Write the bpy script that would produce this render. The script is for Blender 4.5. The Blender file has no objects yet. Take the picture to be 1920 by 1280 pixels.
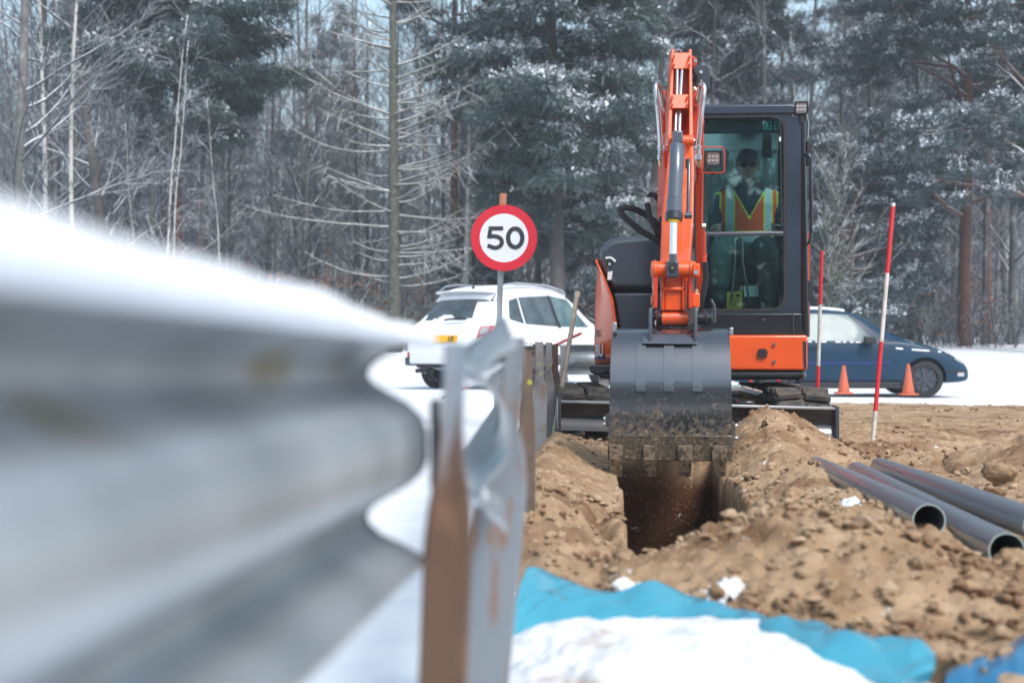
import bpy, math, random
import numpy as np
from mathutils import Vector, Matrix
from mathutils.bvhtree import BVHTree

R = math.radians
SC = bpy.context.scene
COL = SC.collection
# ------------------------------------------------------------------ camera
CZ = 0.73; HY = 650.0; FPX = 2667.0
cam_d = bpy.data.cameras.new('camera'); cam = bpy.data.objects.new('camera', cam_d); COL.objects.link(cam)
cam.location = (0, 0, CZ); cam.rotation_euler = (R(90), 0, 0)
cam_d.sensor_width = 36; cam_d.lens = 50; cam_d.shift_y = 10/1920
cam_d.clip_start = 0.02; cam_d.clip_end = 2000
cam_d.dof.use_dof = True; cam_d.dof.focus_distance = 9.6; cam_d.dof.aperture_fstop = 2.5
SC.camera = cam
# ------------------------------------------------------------------ world, sun, exposure
SUN_EL, SUN_AZ = R(48), R(150)
w = bpy.data.worlds.new("World"); SC.world = w; w.use_nodes = True
nt = w.node_tree; nt.nodes.clear()
sky = nt.nodes.new('ShaderNodeTexSky'); sky.sky_type = 'NISHITA'; sky.sun_disc = False
sky.sun_elevation = SUN_EL; sky.sun_rotation = SUN_AZ; sky.dust_density = 2; sky.air_density = 1.0; sky.ozone_density = 1.2
hs = nt.nodes.new('ShaderNodeHueSaturation'); hs.inputs['Saturation'].default_value = 0.82; hs.inputs['Hue'].default_value = 0.472
bg = nt.nodes.new('ShaderNodeBackground'); bg.inputs[1].default_value = 0.13
wo = nt.nodes.new('ShaderNodeOutputWorld')
nt.links.new(sky.outputs[0], hs.inputs['Color']); nt.links.new(hs.outputs[0], bg.inputs[0]); nt.links.new(bg.outputs[0], wo.inputs[0])
sl = bpy.data.lights.new('sun', 'SUN'); sl.energy = 1.5; sl.angle = R(20); sl.color = (1, .97, .93)
so = bpy.data.objects.new('sun', sl); COL.objects.link(so)
sd = Vector((math.cos(SUN_EL)*math.sin(SUN_AZ), math.cos(SUN_EL)*math.cos(SUN_AZ), math.sin(SUN_EL)))
so.rotation_euler = sd.to_track_quat('Z', 'Y').to_euler(); so.location = (0, -5, 30)
SC.view_settings.view_transform = 'Standard'; SC.view_settings.look = 'None'
SC.view_settings.exposure = 1.03; SC.view_settings.gamma = 1
SC.cycles.max_bounces = 8; SC.cycles.transparent_max_bounces = 16; SC.cycles.volume_bounces = 0
SC.cycles.caustics_reflective = False; SC.cycles.caustics_refractive = False

# ------------------------------------------------------------------ helpers
def W(px, py, D):
    return Vector(((px-960)/FPX*D, D, CZ-(py-HY)/FPX*D))
def lin(c):
    return tuple((x/12.92 if x <= .04045 else ((x+.055)/1.055)**2.4) for x in c)
MATS = {}
def mat(name, col, rough=.6, metal=0., col2=None, nscale=6., nlo=.4, nhi=.6, bump=0., bscale=30., coat=0.,
        snow=None, coord='Object', spec=.5, det=4., rough2=None):
    if name in MATS: return MATS[name]
    m = bpy.data.materials.new(name); m.use_nodes = True
    n = m.node_tree.nodes; l = m.node_tree.links
    p = n['Principled BSDF']
    p.inputs['Base Color'].default_value = (*col, 1); p.inputs['Roughness'].default_value = rough
    p.inputs['Metallic'].default_value = metal; p.inputs['Coat Weight'].default_value = coat
    p.inputs['Coat Roughness'].default_value = .06
    p.inputs['Specular IOR Level'].default_value = spec
    tc = n.new('ShaderNodeTexCoord'); out = tc.outputs[coord]
    csock = None
    if col2 is not None:
        nz = n.new('ShaderNodeTexNoise'); nz.inputs['Scale'].default_value = nscale; nz.inputs['Detail'].default_value = det
        nz.inputs['Roughness'].default_value = .62
        l.new(out, nz.inputs['Vector'])
        mr = n.new('ShaderNodeMapRange'); mr.inputs[1].default_value = nlo; mr.inputs[2].default_value = nhi
        l.new(nz.outputs[0], mr.inputs[0])
        mx = n.new('ShaderNodeMix'); mx.data_type = 'RGBA'
        mx.inputs[6].default_value = (*col, 1); mx.inputs[7].default_value = (*col2, 1)
        l.new(mr.outputs[0], mx.inputs[0]); csock = mx.outputs[2]
        if rough2 is not None:
            m2 = n.new('ShaderNodeMapRange'); m2.inputs[3].default_value = rough; m2.inputs[4].default_value = rough2
            l.new(mr.outputs[0], m2.inputs[0]); l.new(m2.outputs[0], p.inputs['Roughness'])
    if snow is not None:      # settled snow lies on faces that look upwards
        ge = n.new('ShaderNodeNewGeometry'); sx = n.new('ShaderNodeSeparateXYZ'); l.new(ge.outputs['Normal'], sx.inputs[0])
        ns = n.new('ShaderNodeTexNoise'); ns.inputs['Scale'].default_value = snow[2]; l.new(tc.outputs['Object'], ns.inputs['Vector'])
        ad = n.new('ShaderNodeMath'); ad.operation = 'MULTIPLY_ADD'; ad.inputs[1].default_value = snow[3]; l.new(ns.outputs[0], ad.inputs[0]); l.new(sx.outputs[2], ad.inputs[2])
        ms = n.new('ShaderNodeMapRange'); ms.inputs[1].default_value = snow[0]+snow[3]*.5; ms.inputs[2].default_value = snow[1]+snow[3]*.5
        l.new(ad.outputs[0], ms.inputs[0])
        mx2 = n.new('ShaderNodeMix'); mx2.data_type = 'RGBA'; mx2.inputs[6].default_value = (*col, 1); mx2.inputs[7].default_value = (.82, .84, .87, 1)
        if csock: l.new(csock, mx2.inputs[6])
        l.new(ms.outputs[0], mx2.inputs[0]); csock = mx2.outputs[2]
    if csock: l.new(csock, p.inputs['Base Color'])
    if bump:
        nb = n.new('ShaderNodeTexNoise'); nb.inputs['Scale'].default_value = bscale; nb.inputs['Detail'].default_value = 6
        l.new(out, nb.inputs['Vector'])
        bp = n.new('ShaderNodeBump'); bp.inputs['Strength'].default_value = min(1, bump); bp.inputs['Distance'].default_value = .02*max(1, bump)
        l.new(nb.outputs[0], bp.inputs['Height']); l.new(bp.outputs[0], p.inputs['Normal'])
    MATS[name] = m
    return m
def glass(name, tint, gloss=.12, rough=.02):
    m = bpy.data.materials.new(name); m.use_nodes = True
    n = m.node_tree.nodes; l = m.node_tree.links; n.remove(n['Principled BSDF'])
    t = n.new('ShaderNodeBsdfTransparent'); t.inputs[0].default_value = (*tint, 1)
    g = n.new('ShaderNodeBsdfGlossy'); g.inputs[1].default_value = rough; g.inputs[0].default_value = (.8, .95, .95, 1)
    fr = n.new('ShaderNodeLayerWeight'); fr.inputs[0].default_value = .5
    pw = n.new('ShaderNodeMath'); pw.operation = 'POWER'; pw.inputs[1].default_value = 5; l.new(fr.outputs['Facing'], pw.inputs[0])
    ma = n.new('ShaderNodeMath'); ma.operation = 'ADD'; ma.inputs[1].default_value = gloss; l.new(pw.outputs[0], ma.inputs[0])
    mx = n.new('ShaderNodeMixShader'); l.new(ma.outputs[0], mx.inputs[0]); l.new(t.outputs[0], mx.inputs[1]); l.new(g.outputs[0], mx.inputs[2])
    l.new(mx.outputs[0], n['Material Output'].inputs[0])
    MATS[name] = m
    return m

class MB:
    def __init__(s): s.v = []; s.f = []; s.m = []
    def add(s, vs, fs, mi=0):
        b = len(s.v); s.v += [tuple(v) for v in vs]; s.f += [tuple(i+b for i in f) for f in fs]; s.m += [mi]*len(fs); return s
    def box(s, c, d, M=None, mi=0):
        c = Vector(c); hx, hy, hz = d[0]/2, d[1]/2, d[2]/2
        vs = []
        for z in (-hz, hz):
            for x, y in ((-hx, -hy), (hx, -hy), (hx, hy), (-hx, hy)):
                q = Vector((x, y, z)); q = (M @ q if M else q); vs.append(c+q)
        return s.add(vs, [(3, 2, 1, 0), (4, 5, 6, 7), (0, 1, 5, 4), (1, 2, 6, 5), (2, 3, 7, 6), (3, 0, 4, 7)], mi)
    def tube(s, pts, r, n=8, mi=0, cap=True):
        pts = [Vector(p) for p in pts]; k = len(pts)
        rs = r if isinstance(r, (list, tuple)) else [r]*k
        vs = []; up = Vector((0, 0, 1)); prev = None
        for i, p in enumerate(pts):
            t = (pts[min(i+1, k-1)]-pts[max(i-1, 0)])
            if t.length < 1e-9: t = Vector((0, 0, 1))
            t.normalize()
            if prev is None:
                a = t.cross(Vector((0, 1, 0)) if abs(t.y) < .9 else Vector((1, 0, 0))).normalized()
            else:
                a = prev - t*prev.dot(t)
                a = a.normalized() if a.length > 1e-6 else t.orthogonal().normalized()
            prev = a; b = t.cross(a)
            for j in range(n):
                q = 2*math.pi*j/n
                vs.append(p + (a*math.cos(q)+b*math.sin(q))*rs[i])
        fs = [(i*n+j, i*n+(j+1) % n, (i+1)*n+(j+1) % n, (i+1)*n+j) for i in range(k-1) for j in range(n)]
        if cap: fs += [tuple(range(n-1, -1, -1)), tuple(range((k-1)*n, k*n))]
        return s.add(vs, fs, mi)
    def cyl(s, a, b, r, n=20, mi=0, r2=None): return s.tube([a, b], [r, r if r2 is None else r2], n, mi)
    def prism(s, poly, ext, mi=0):
        """poly: list of 3-D points, ext: extrusion vector"""
        n = len(poly); poly = [Vector(p) for p in poly]; ext = Vector(ext)
        return s.add(poly+[p+ext for p in poly], [tuple(range(n)), tuple(range(2*n-1, n-1, -1))]+[(i, i+n, (i+1) % n+n, (i+1) % n) for i in range(n)], mi)
    def pp(s, pix, D, depth, mi=0):   # outline given in picture coordinates at distance D, with a real depth
        return s.prism([W(x, y, D) for x, y in pix], (0, depth, 0), mi)
    def pb(s, x0, y0, x1, y1, D, depth, mi=0):
        return s.pp([(x0, y0), (x1, y0), (x1, y1), (x0, y1)], D, depth, mi)
    def ring(s, outer, inner, ext, mi=0):
        n = len(outer); ext = Vector(ext); o = [Vector(p) for p in outer]; i_ = [Vector(p) for p in inner]
        vs = o+i_+[p+ext for p in o]+[p+ext for p in i_]; fs = []
        for k in range(n):
            q = (k+1) % n
            fs += [(k, q, n+q, n+k), (2*n+k, 3*n+k, 3*n+q, 2*n+q), (k, 2*n+k, 2*n+q, q), (n+k, n+q, 3*n+q, 3*n+k)]
        return s.add(vs, fs, mi)
    def build(s, name, mats, parent=None, smooth=35, bevel=0, bseg=2, loc=None, rz=0, sub=0):
        me = bpy.data.meshes.new(name); me.from_pydata(s.v, [], s.f)
        mats = mats if isinstance(mats, (list, tuple)) else [mats]
        for m in mats: me.materials.append(MATS[m] if isinstance(m, str) else m)
        if len(mats) > 1: me.polygons.foreach_set('material_index', s.m)
        return link(name, me, parent, smooth, bevel, bseg, loc, rz, sub)
def link(name, me, parent=None, smooth=35, bevel=0, bseg=2, loc=None, rz=0, sub=0):
    me.validate(); me.update()
    if smooth:
        me.polygons.foreach_set('use_smooth', [True]*len(me.polygons))
        if smooth < 180: me.set_sharp_from_angle(angle=R(smooth))
    o = bpy.data.objects.new(name, me); COL.objects.link(o)
    if parent:
        o.parent = parent
        if loc is None:
            q = parent.location.copy(); g = parent.parent
            while g: q += g.location; g = g.parent
            o.location = -q if parent.get('wl') else (0, 0, 0)
            if parent.get('wl'): pass
    if loc is not None: o.location = loc; o.rotation_euler.z = rz
    if bevel:
        b = o.modifiers.new('bevel', 'BEVEL'); b.width = bevel; b.segments = bseg; b.limit_method = 'ANGLE'; b.angle_limit = R(30)
        b.harden_normals = False
    if sub:
        b = o.modifiers.new('sub', 'SUBSURF'); b.levels = sub; b.render_levels = sub
    return o
def tag(o, label, cat, group=None, kind=None):
    o['label'] = label
    if cat: o['category'] = cat
    if group: o['group'] = group
    if kind: o['kind'] = kind
    return o
def struct(o): o['kind'] = 'structure'; return o
def empty(name, loc, label=None, cat=None, group=None, world=False, rz=0):
    o = bpy.data.objects.new(name, None); COL.objects.link(o); o.location = loc; o.rotation_euler.z = rz
    o.empty_display_size = .1
    if world: o['wl'] = 1        # its children's meshes are written in world coordinates
    if label: tag(o, label, cat, group)
    return o
def copy_thing(o, parent=None):
    c = o.copy(); COL.objects.link(c)
    if parent: c.parent = parent
    for ch in [x for x in bpy.data.objects if x.parent == o]: copy_thing(ch, c)
    return c
# numpy noise
def vnoise(x, y, seed=0):
    rng = np.random.RandomState(seed); T = rng.rand(256, 256)
    xi = np.floor(x).astype(int); yi = np.floor(y).astype(int); fx = x-xi; fy = y-yi
    fx = fx*fx*(3-2*fx); fy = fy*fy*(3-2*fy)
    g = lambda a, b: T[a & 255, b & 255]
    return (g(xi, yi)*(1-fx)+g(xi+1, yi)*fx)*(1-fy)+(g(xi, yi+1)*(1-fx)+g(xi+1, yi+1)*fx)*fy
def fbm(x, y, f, o=5, seed=0, gain=.5):
    s = 0; a = 1; t = 0
    for i in range(o):
        s = s+a*vnoise(x*f+17.3*i, y*f+9.1*i, seed+i); t += a; a *= gain; f *= 2.03
    return s/t*2-1
def billow(x, y, f, o=4, seed=0):
    s = 0; a = 1; t = 0
    for i in range(o):
        s = s+a*(1-np.abs(vnoise(x*f+7*i, y*f+3*i, seed+i)*2-1)); t += a; a *= .5; f *= 2.1
    return s/t
def sstep(a, b, x):
    t = np.clip((x-a)/(b-a), 0, 1); return t*t*(3-2*t)
def grid_mesh(name, X, Y, Z, material, keep=None, **k):
    ny, nx = X.shape
    co = np.stack([X, Y, Z], -1).reshape(-1, 3).astype(np.float32)
    idx = np.arange(nx*ny).reshape(ny, nx)
    q = np.stack([idx[:-1, :-1], idx[:-1, 1:], idx[1:, 1:], idx[1:, :-1]], -1).reshape(-1, 4)
    if keep is not None: q = q[keep[:-1, :-1].reshape(-1)]
    return raw_mesh(name, co, q, material, **k)
def raw_mesh(name, co, q, material, mi=None, **k):
    me = bpy.data.meshes.new(name); me.vertices.add(len(co)); me.vertices.foreach_set('co', np.asarray(co, np.float32).ravel())
    n, c = q.shape
    me.loops.add(n*c); me.loops.foreach_set('vertex_index', q.ravel().astype(np.int32))
    me.polygons.add(n); me.polygons.foreach_set('loop_start', np.arange(0, n*c, c, dtype=np.int32))
    me.polygons.foreach_set('loop_total', np.full(n, c, np.int32))
    for m in (material if isinstance(material, (list, tuple)) else [material]): me.materials.append(MATS[m])
    me.update(calc_edges=True)
    if mi is not None: me.polygons.foreach_set('material_index', np.asarray(mi, np.int32))
    if name is None: return me
    return link(name, me, **k)

# ------------------------------------------------------------------ materials
mat('snow', (.80, .82, .85), .75, col2=(.74, .77, .82), nscale=3, bump=.35, bscale=14, spec=.2)
mat('snow_dirty', (.74, .76, .79), .75, col2=(.40, .29, .20), nscale=6, nlo=.55, nhi=.72, bump=1.4, bscale=18, spec=.2)
mat('white_paint', (.72, .73, .74), .45)
mat('orange', (.80, .098, .008), .32, coat=.5, col2=(.72, .085, .008), nscale=3)
mat('red_orange', (.58, .045, .012), .38, coat=.3)
mat('black_gloss', (.008, .010, .014), .22, coat=.6)
mat('hood_gray', (.055, .068, .088), .26, metal=.25, coat=.5)
mat('cab_blue', (.028, .042, .072), .3, coat=.5, col2=(.02, .03, .05), nscale=2)
mat('black_matte', (.016, .017, .02), .65)
mat('rubber', (.035, .037, .04), .75, col2=(.16, .125, .09), nscale=9, nlo=.42, nhi=.68, bump=.4)
mat('tyre', (.016, .017, .019), .8)
mat('tyre_snowy', (.02, .021, .023), .8, col2=(.55, .57, .6), nscale=30, nlo=.55, nhi=.7)
mat('steel', (.55, .57, .6), .25, .9)
mat('chrome', (.85, .87, .9), .09, 1.)
mat('brass', (.62, .5, .3), .35, .8)
mat('cyl_gray', (.10, .12, .15), .28, .3, coat=.4)
mat('galv', (.43, .46, .48), .36, .5, col2=(.27, .30, .32), nscale=3, nlo=.35, nhi=.65, bump=.08, bscale=40)
mat('galv_dull', (.27, .28, .30), .6, .25, col2=(.20, .15, .11), nscale=6, nlo=.48, nhi=.75)
mat('rust', (.105, .068, .05), .75, .1, col2=(.18, .14, .115), nscale=7, nlo=.35, nhi=.7, bump=.15)
mat('wood_pole', (.40, .34, .29), .7, col2=(.3, .25, .2), nscale=12)
mat('wood_red', (.42, .16, .09), .7)
mat('sign_red', (.55, .012, .03), .4, col2=(.7, .5, .5), nscale=16, nlo=.70, nhi=.74)
mat('sign_white', (.66, .69, .74), .4, col2=(.45, .45, .46), nscale=14, nlo=.68, nhi=.74)
mat('sign_black', (.02, .022, .028), .5, col2=(.6, .6, .62), nscale=22, nlo=.66, nhi=.69)
mat('pole_red', (.62, .012, .025), .45, col2=(.5, .02, .03), nscale=9)
mat('pole_white', (.66, .62, .6), .5, col2=(.5, .5, .46), nscale=14)
mat('cone', (.60, .11, .045), .6, col2=(.30, .12, .08), nscale=14, nlo=.45, nhi=.7)
mat('pipe', (.18, .205, .24), .3, col2=(.22, .14, .12), nscale=4, nlo=.60, nhi=.78, rough2=.55, bump=.03, coat=.25)  # reddish dirt stains, also standing in for a red-brown reflection in the colour
mat('pipe_rim', (.45, .55, .52), .5)
mat('soil_crumb', (.44, .325, .215), .95, col2=(.24, .15, .09), nscale=4, bump=.5, bscale=60, spec=.15)
mat('worn_tooth', (.30, .235, .165), .8, col2=(.07, .055, .045), nscale=26, nlo=.46, nhi=.6, det=8, bump=.4)
mat('tarp', (.040, .27, .385), .24, col2=(.055, .31, .42), nscale=3, coat=.6)
mat('tarp_dark', (.012, .14, .29), .28, coat=.5)
mat('car_white', (.74, .75, .77), .3, coat=.5, snow=(.0, .5, 3, .8))
mat('car_snow', (.80, .82, .85), .75, spec=.2, bump=.3, bscale=20)
mat('car_blue', (.002, .028, .062), .45, coat=.10, spec=.3, col2=(.004, .036, .075), nscale=2.5, snow=(.93, 1.1, 5, .5))
mat('car_glass', (.035, .05, .06), .08, col2=(.08, .10, .115), nscale=3, coat=.6)
mat('car_glass_pale', (.07, .125, .135), .3, col2=(.14, .21, .22), nscale=2.5, coat=.15, spec=.3)
mat('plate_yellow', (.80, .42, .01), .5)
mat('lamp_red', (.55, .03, .04), .3)
mat('lamp_clear', (.42, .42, .42), .2, coat=.5)
mat('skin', (.42, .24, .17), .55)
mat('helmet', (.02, .03, .055), .4)
mat('jacket', (.035, .055, .10), .8)
mat('trousers', (.075, .095, .095), .85, bump=.5, bscale=12)
mat('vest', (.95, .10, .02), .6)
mat('vest_yellow', (.72, .78, .05), .6)
mat('vest_silver', (.5, .55, .6), .45)
mat('lens', (.01, .01, .012), .1)
mat('seat', (.03, .034, .04), .8)
mat('label_yellow', (.75, .5, .03), .5)
mat('label_white', (.7, .7, .7), .5)
mat('label_green', (.05, .32, .25), .5)
mat('navy', (.02, .03, .16), .4)
mat('led', (.12, .11, .12), .25, coat=.3, col2=(.2, .17, .16), nscale=40)
mat('bolt_yellow', (.40, .42, .05), .5)
mat('bark_dark', (.060, .055, .058), .9, col2=(.10, .09, .085), nscale=3, snow=(.14, .55, 2.5, .7))
mat('bark_gray', (.16, .155, .15), .9, col2=(.09, .09, .085), nscale=4, snow=(.1, .5, 2.5, .9))
mat('bark_birch', (.48, .47, .44), .8, col2=(.10, .09, .08), nscale=5, nlo=.56, nhi=.66, snow=(.1, .5, 3, .9))
mat('bark_red', (.17, .075, .05), .9, col2=(.10, .055, .042), nscale=5, snow=(.2, .6, 2, .6))
mat('bark_moss', (.062, .068, .048), .9, col2=(.115, .115, .095), nscale=9, nlo=.42, nhi=.6, bump=1.5, bscale=14, snow=(.2, .6, 2.5, .8))
mat('twig', (.062, .068, .082), .9, snow=(.25, .85, 3, 1.0))
mat('twig_moss', (.095, .10, .07), .9, snow=(.15, .6, 3, .9))
mat('needle', (.045, .085, .088), .7, col2=(.085, .13, .125), nscale=1.2)
mat('needle_dark', (.035, .066, .075), .7, col2=(.065, .10, .105), nscale=1.2)
mat('needle_snow', (.66, .69, .74), .8, spec=.1)
mat('leaf_brown', (.30, .13, .07), .8)
glass('windscreen', (.66, .85, .85), .085)
glass('side_glass', (.78, .88, .86), .02)

def soil_material():
    m = bpy.data.materials.new('soil'); m.use_nodes = True
    n = m.node_tree.nodes; l = m.node_tree.links; p = n['Principled BSDF']; p.inputs['Roughness'].default_value = .95; p.inputs['Specular IOR Level'].default_value = .15
    tc = n.new('ShaderNodeTexCoord')
    def noise(s, d=5):
        z = n.new('ShaderNodeTexNoise'); z.inputs['Scale'].default_value = s; z.inputs['Detail'].default_value = d; z.inputs['Roughness'].default_value = .65
        l.new(tc.outputs['Object'], z.inputs['Vector']); return z.outputs[0]
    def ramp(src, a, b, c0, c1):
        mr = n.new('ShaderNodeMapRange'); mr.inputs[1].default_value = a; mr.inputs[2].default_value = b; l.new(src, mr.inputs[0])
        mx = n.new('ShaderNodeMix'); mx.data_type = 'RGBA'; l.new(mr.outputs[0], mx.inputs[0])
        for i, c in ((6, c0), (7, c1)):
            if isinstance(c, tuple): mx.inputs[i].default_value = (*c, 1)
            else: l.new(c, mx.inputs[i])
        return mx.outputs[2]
    dry = ramp(noise(5), .35, .65, (.29, .185, .102), (.49, .35, .225))
    damp = ramp(noise(1.3, 7), .50, .68, dry, (.16, .080, .040))
    ge = n.new('ShaderNodeSeparateXYZ'); l.new(tc.outputs['Object'], ge.inputs[0])
    deep = ramp(ge.outputs[2], -.03, -.16, damp, (.125, .058, .030))      # darker brown trench walls, their shade mixed into the colour by depth
    grit = ramp(noise(60, 3), .60, .72, deep, (.52, .40, .30))
    sn = ramp(noise(9, 6), .665, .70, grit, (.78, .79, .81))
    l.new(sn, p.inputs['Base Color'])
    b1 = n.new('ShaderNodeBump'); b1.inputs['Strength'].default_value = .8; b1.inputs['Distance'].default_value = .02; l.new(noise(28, 8), b1.inputs['Height'])
    b2 = n.new('ShaderNodeBump'); b2.inputs['Strength'].default_value = .6; b2.inputs['Distance'].default_value = .006; l.new(noise(140, 4), b2.inputs['Height'])
    l.new(b1.outputs[0], b2.inputs['Normal']); l.new(b2.outputs[0], p.inputs['Normal'])
    MATS['soil'] = m
soil_material()
def bucket_material():
    m = bpy.data.materials.new('bucket_paint'); m.use_nodes = True
    n = m.node_tree.nodes; l = m.node_tree.links; p = n['Principled BSDF']
    tc = n.new('ShaderNodeTexCoord'); sx = n.new('ShaderNodeSeparateXYZ'); l.new(tc.outputs['Object'], sx.inputs[0])
    nz = n.new('ShaderNodeTexNoise'); nz.inputs['Scale'].default_value = 30; nz.inputs['Detail'].default_value = 10; nz.inputs['Roughness'].default_value = .82
    l.new(tc.outputs['Object'], nz.inputs['Vector'])
    mr = n.new('ShaderNodeMapRange'); mr.inputs[1].default_value = .56; mr.inputs[2].default_value = .0; mr.inputs[3].default_value = -.16; mr.inputs[4].default_value = .17
    l.new(sx.outputs[2], mr.inputs[0])
    ad = n.new('ShaderNodeMath'); ad.operation = 'ADD'; l.new(nz.outputs[0], ad.inputs[0]); l.new(mr.outputs[0], ad.inputs[1])
    mk = n.new('ShaderNodeMapRange'); mk.inputs[1].default_value = .47; mk.inputs[2].default_value = .56; l.new(ad.outputs[0], mk.inputs[0])
    mx = n.new('ShaderNodeMix'); mx.data_type = 'RGBA'; mx.inputs[6].default_value = (.13, .142, .16, 1); mx.inputs[7].default_value = (.17, .125, .08, 1)
    n2 = n.new('ShaderNodeTexNoise'); n2.inputs['Scale'].default_value = 55; n2.inputs['Detail'].default_value = 8; n2.inputs['Roughness'].default_value = .8; l.new(tc.outputs['Object'], n2.inputs['Vector'])
    m3 = n.new('ShaderNodeMapRange'); m3.inputs[1].default_value = .50; m3.inputs[2].default_value = .64; l.new(n2.outputs[0], m3.inputs[0])
    x3 = n.new('ShaderNodeMix'); x3.data_type = 'RGBA'; x3.inputs[6].default_value = (.10, .075, .048, 1); x3.inputs[7].default_value = (.42, .33, .23, 1); l.new(m3.outputs[0], x3.inputs[0]); l.new(x3.outputs[2], mx.inputs[7])
    mm = n.new('ShaderNodeMath'); mm.operation = 'MULTIPLY_ADD'; mm.inputs[1].default_value = -.8; mm.inputs[2].default_value = .8; l.new(mk.outputs[0], mm.inputs[0]); l.new(mm.outputs[0], p.inputs['Metallic'])
    l.new(mk.outputs[0], mx.inputs[0]); l.new(mx.outputs[2], p.inputs['Base Color'])
    r = n.new('ShaderNodeMapRange'); r.inputs[3].default_value = .20; r.inputs[4].default_value = .85; l.new(mk.outputs[0], r.inputs[0]); l.new(r.outputs[0], p.inputs['Roughness'])
    r2 = n.new('ShaderNodeMapRange'); r2.inputs[3].default_value = .6; r2.inputs[4].default_value = 0; l.new(mk.outputs[0], r2.inputs[0]); l.new(r2.outputs[0], p.inputs['Coat Weight'])
    MATS['bucket_paint'] = m
    m2 = m.copy(); m2.name = 'blade_paint'; MATS['blade_paint'] = m2
bucket_material()

# ------------------------------------------------------------------ ground
def axis_x(y): return .38+.0635*y
def terrain(x, y):            # snow covered land
    z = .79*sstep(25, 42, y)+.55*sstep(42, 80, y)+.04*fbm(x, y, .25, 3, 3)*sstep(12, 25, y)
    z = z+.025*fbm(x, y, 1.3, 4, 8)
    w_ = .12*fbm(x, y*0, .3, 2, 12)
    for yr in (18.9, 20.3, 21.6, 25.6, 27.1): z = z-.07*np.exp(-((y-yr-w_-.02*x)/.13)**2)+.035*np.exp(-((y-yr-.3-w_-.02*x)/.12)**2)
    z = z+.05*(billow(x, y, 2.6, 3, 15)-.6)*sstep(16.5, 17.5, y)*(1-sstep(20, 22, y))
    z = z - .07*sstep(14, 20, y)*(1-sstep(25, 42, y))
    z = z + .10*np.exp(-((x+.3)/3.)**2-((y-24)/3.5)**2)
    return z
def soil_mask(x, y):
    xl = np.interp(y, [3, 5, 10, 14.5, 19], [-.05, -.22, .05, .30, .9])
    e = .10*fbm(x, y, 2.2, 3, 21)
    yf = np.interp(x, [-.2, .04, .34, .64, .79, .92, 1.02, 3], [3.5, 3.5, 3.60, 3.36, 3.2, 3.0, 2.72, 2.7])
    return sstep(0, .28, x-xl+e)*sstep(0, .14, y-yf+.3*e)*(1-sstep(17.4, 18.4, y+4*e+.10*(x-4)))
def heap_front(x, y):
    c = np.interp(x, [-.2, .15, .45, .8, 1.12, 1.4, 2.4], [.0, .0, .055, .19, .15, .05, .03])
    yc = np.interp(x, [0, .5, 1.2, 2], [4.3, 4.35, 4.2, 4.0])
    d = (y-yc)/np.where(y < yc, .48, .34)
    return c*np.exp(-d*d)
def heap_blade(x, y):
    d1 = np.hypot((x-1.74)/.36, (y-9.35)/.55); d2 = np.hypot((x-1.45)/.28, (y-8.6)/.8)
    return .225*np.exp(-d1**2.2)+.07*np.exp(-d2**2)
def heap_right(x, y):
    d = ((y-8.4-.25*(x-3))/.55); a = sstep(2.35, 3.4, x)
    return .20*a*np.exp(-d*d)
def soil_h(x, y, heaps=False):
    z = .035+.03*fbm(x, y, 1.1, 4, 31)
    u = x-axis_x(y)
    flat = sstep(.75, 1.05, u)*(1-sstep(2.2, 2.9, u+(8-y)*-.35))*sstep(4.3, 4.7, y)*(1-sstep(8.2, 8.8, y))   # trodden ground where the pipes lie
    near = np.exp(-((np.abs(u)-.30)/.16)**2)*sstep(6.0, 6.8, y)*(1-sstep(8.9, 9.3, y))
    z = z*(1-flat)+(.0+.016*(8-y))*flat
    inr = sstep(4.5, 5.0, y)*(1-sstep(8.9, 9.6, y))
    # banks thrown up on both sides
    z = z+.10*np.exp(-((u+.68)/.20)**2)*sstep(4.2, 5.2, y)*(1-sstep(9.5, 11, y))
    z = z-.07*np.exp(-((u+.36-.04*np.sin(y*3))/.045)**2)*sstep(4.8, 5.3, y)*(1-sstep(6.6, 7.2, y))
    z = z+.07*np.exp(-((u-.66)/.20)**2)*inr
    z = z-.10*np.exp(-(((y-9.6)-.5*(x-2.6))/.30)**2)*sstep(2.1, 2.5, x)*(1-sstep(3.6, 4.4, x))
    rough = .030*fbm(x, y, 4.5, 4, 51)+.030*(billow(x, y, 8, 4, 61)-.6)+.030*(billow(x, y, 17, 3, 66)-.6)+.020*fbm(x, y, 30, 3, 71)
    z = z+rough*(1-.6*sstep(11, 15, y))*(1-.55*flat)*(1-.4*near)-.03*near
    e = .03*fbm(x, y, 5, 3, 81)
    tr = (1-sstep(.262, .30, np.abs(u+e)))*sstep(4.72, 4.98, y+e)*(1-sstep(8.75, 8.82, y+e))
    return z, tr
def soil_total(x, y, heap=0):
    z, tr = soil_h(x, y)
    hf, hb, hr = heap_front(x, y), heap_blade(x, y), heap_right(x, y)
    hh = hf+hb+hr
    bumpy = hh/.25*(.05*fbm(x, y, 6, 4, 91)+.05*(billow(x, y, 10, 4, 95)-.6)+.03*(billow(x, y, 22, 3, 98)-.6))
    zz = z+hh+bumpy
    zt = zz*(1-tr)+(-.95)*tr
    m = soil_mask(x, y)
    return zt*m+(-.10)*(1-m), z, hf, hb, hr
def yline(a, b, s0, s1):
    v = [a]
    while v[-1] < b: v.append(v[-1]+s0+(s1-s0)*min(1, (v[-1]-a)/(b-a)))
    return np.array(v)

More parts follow.
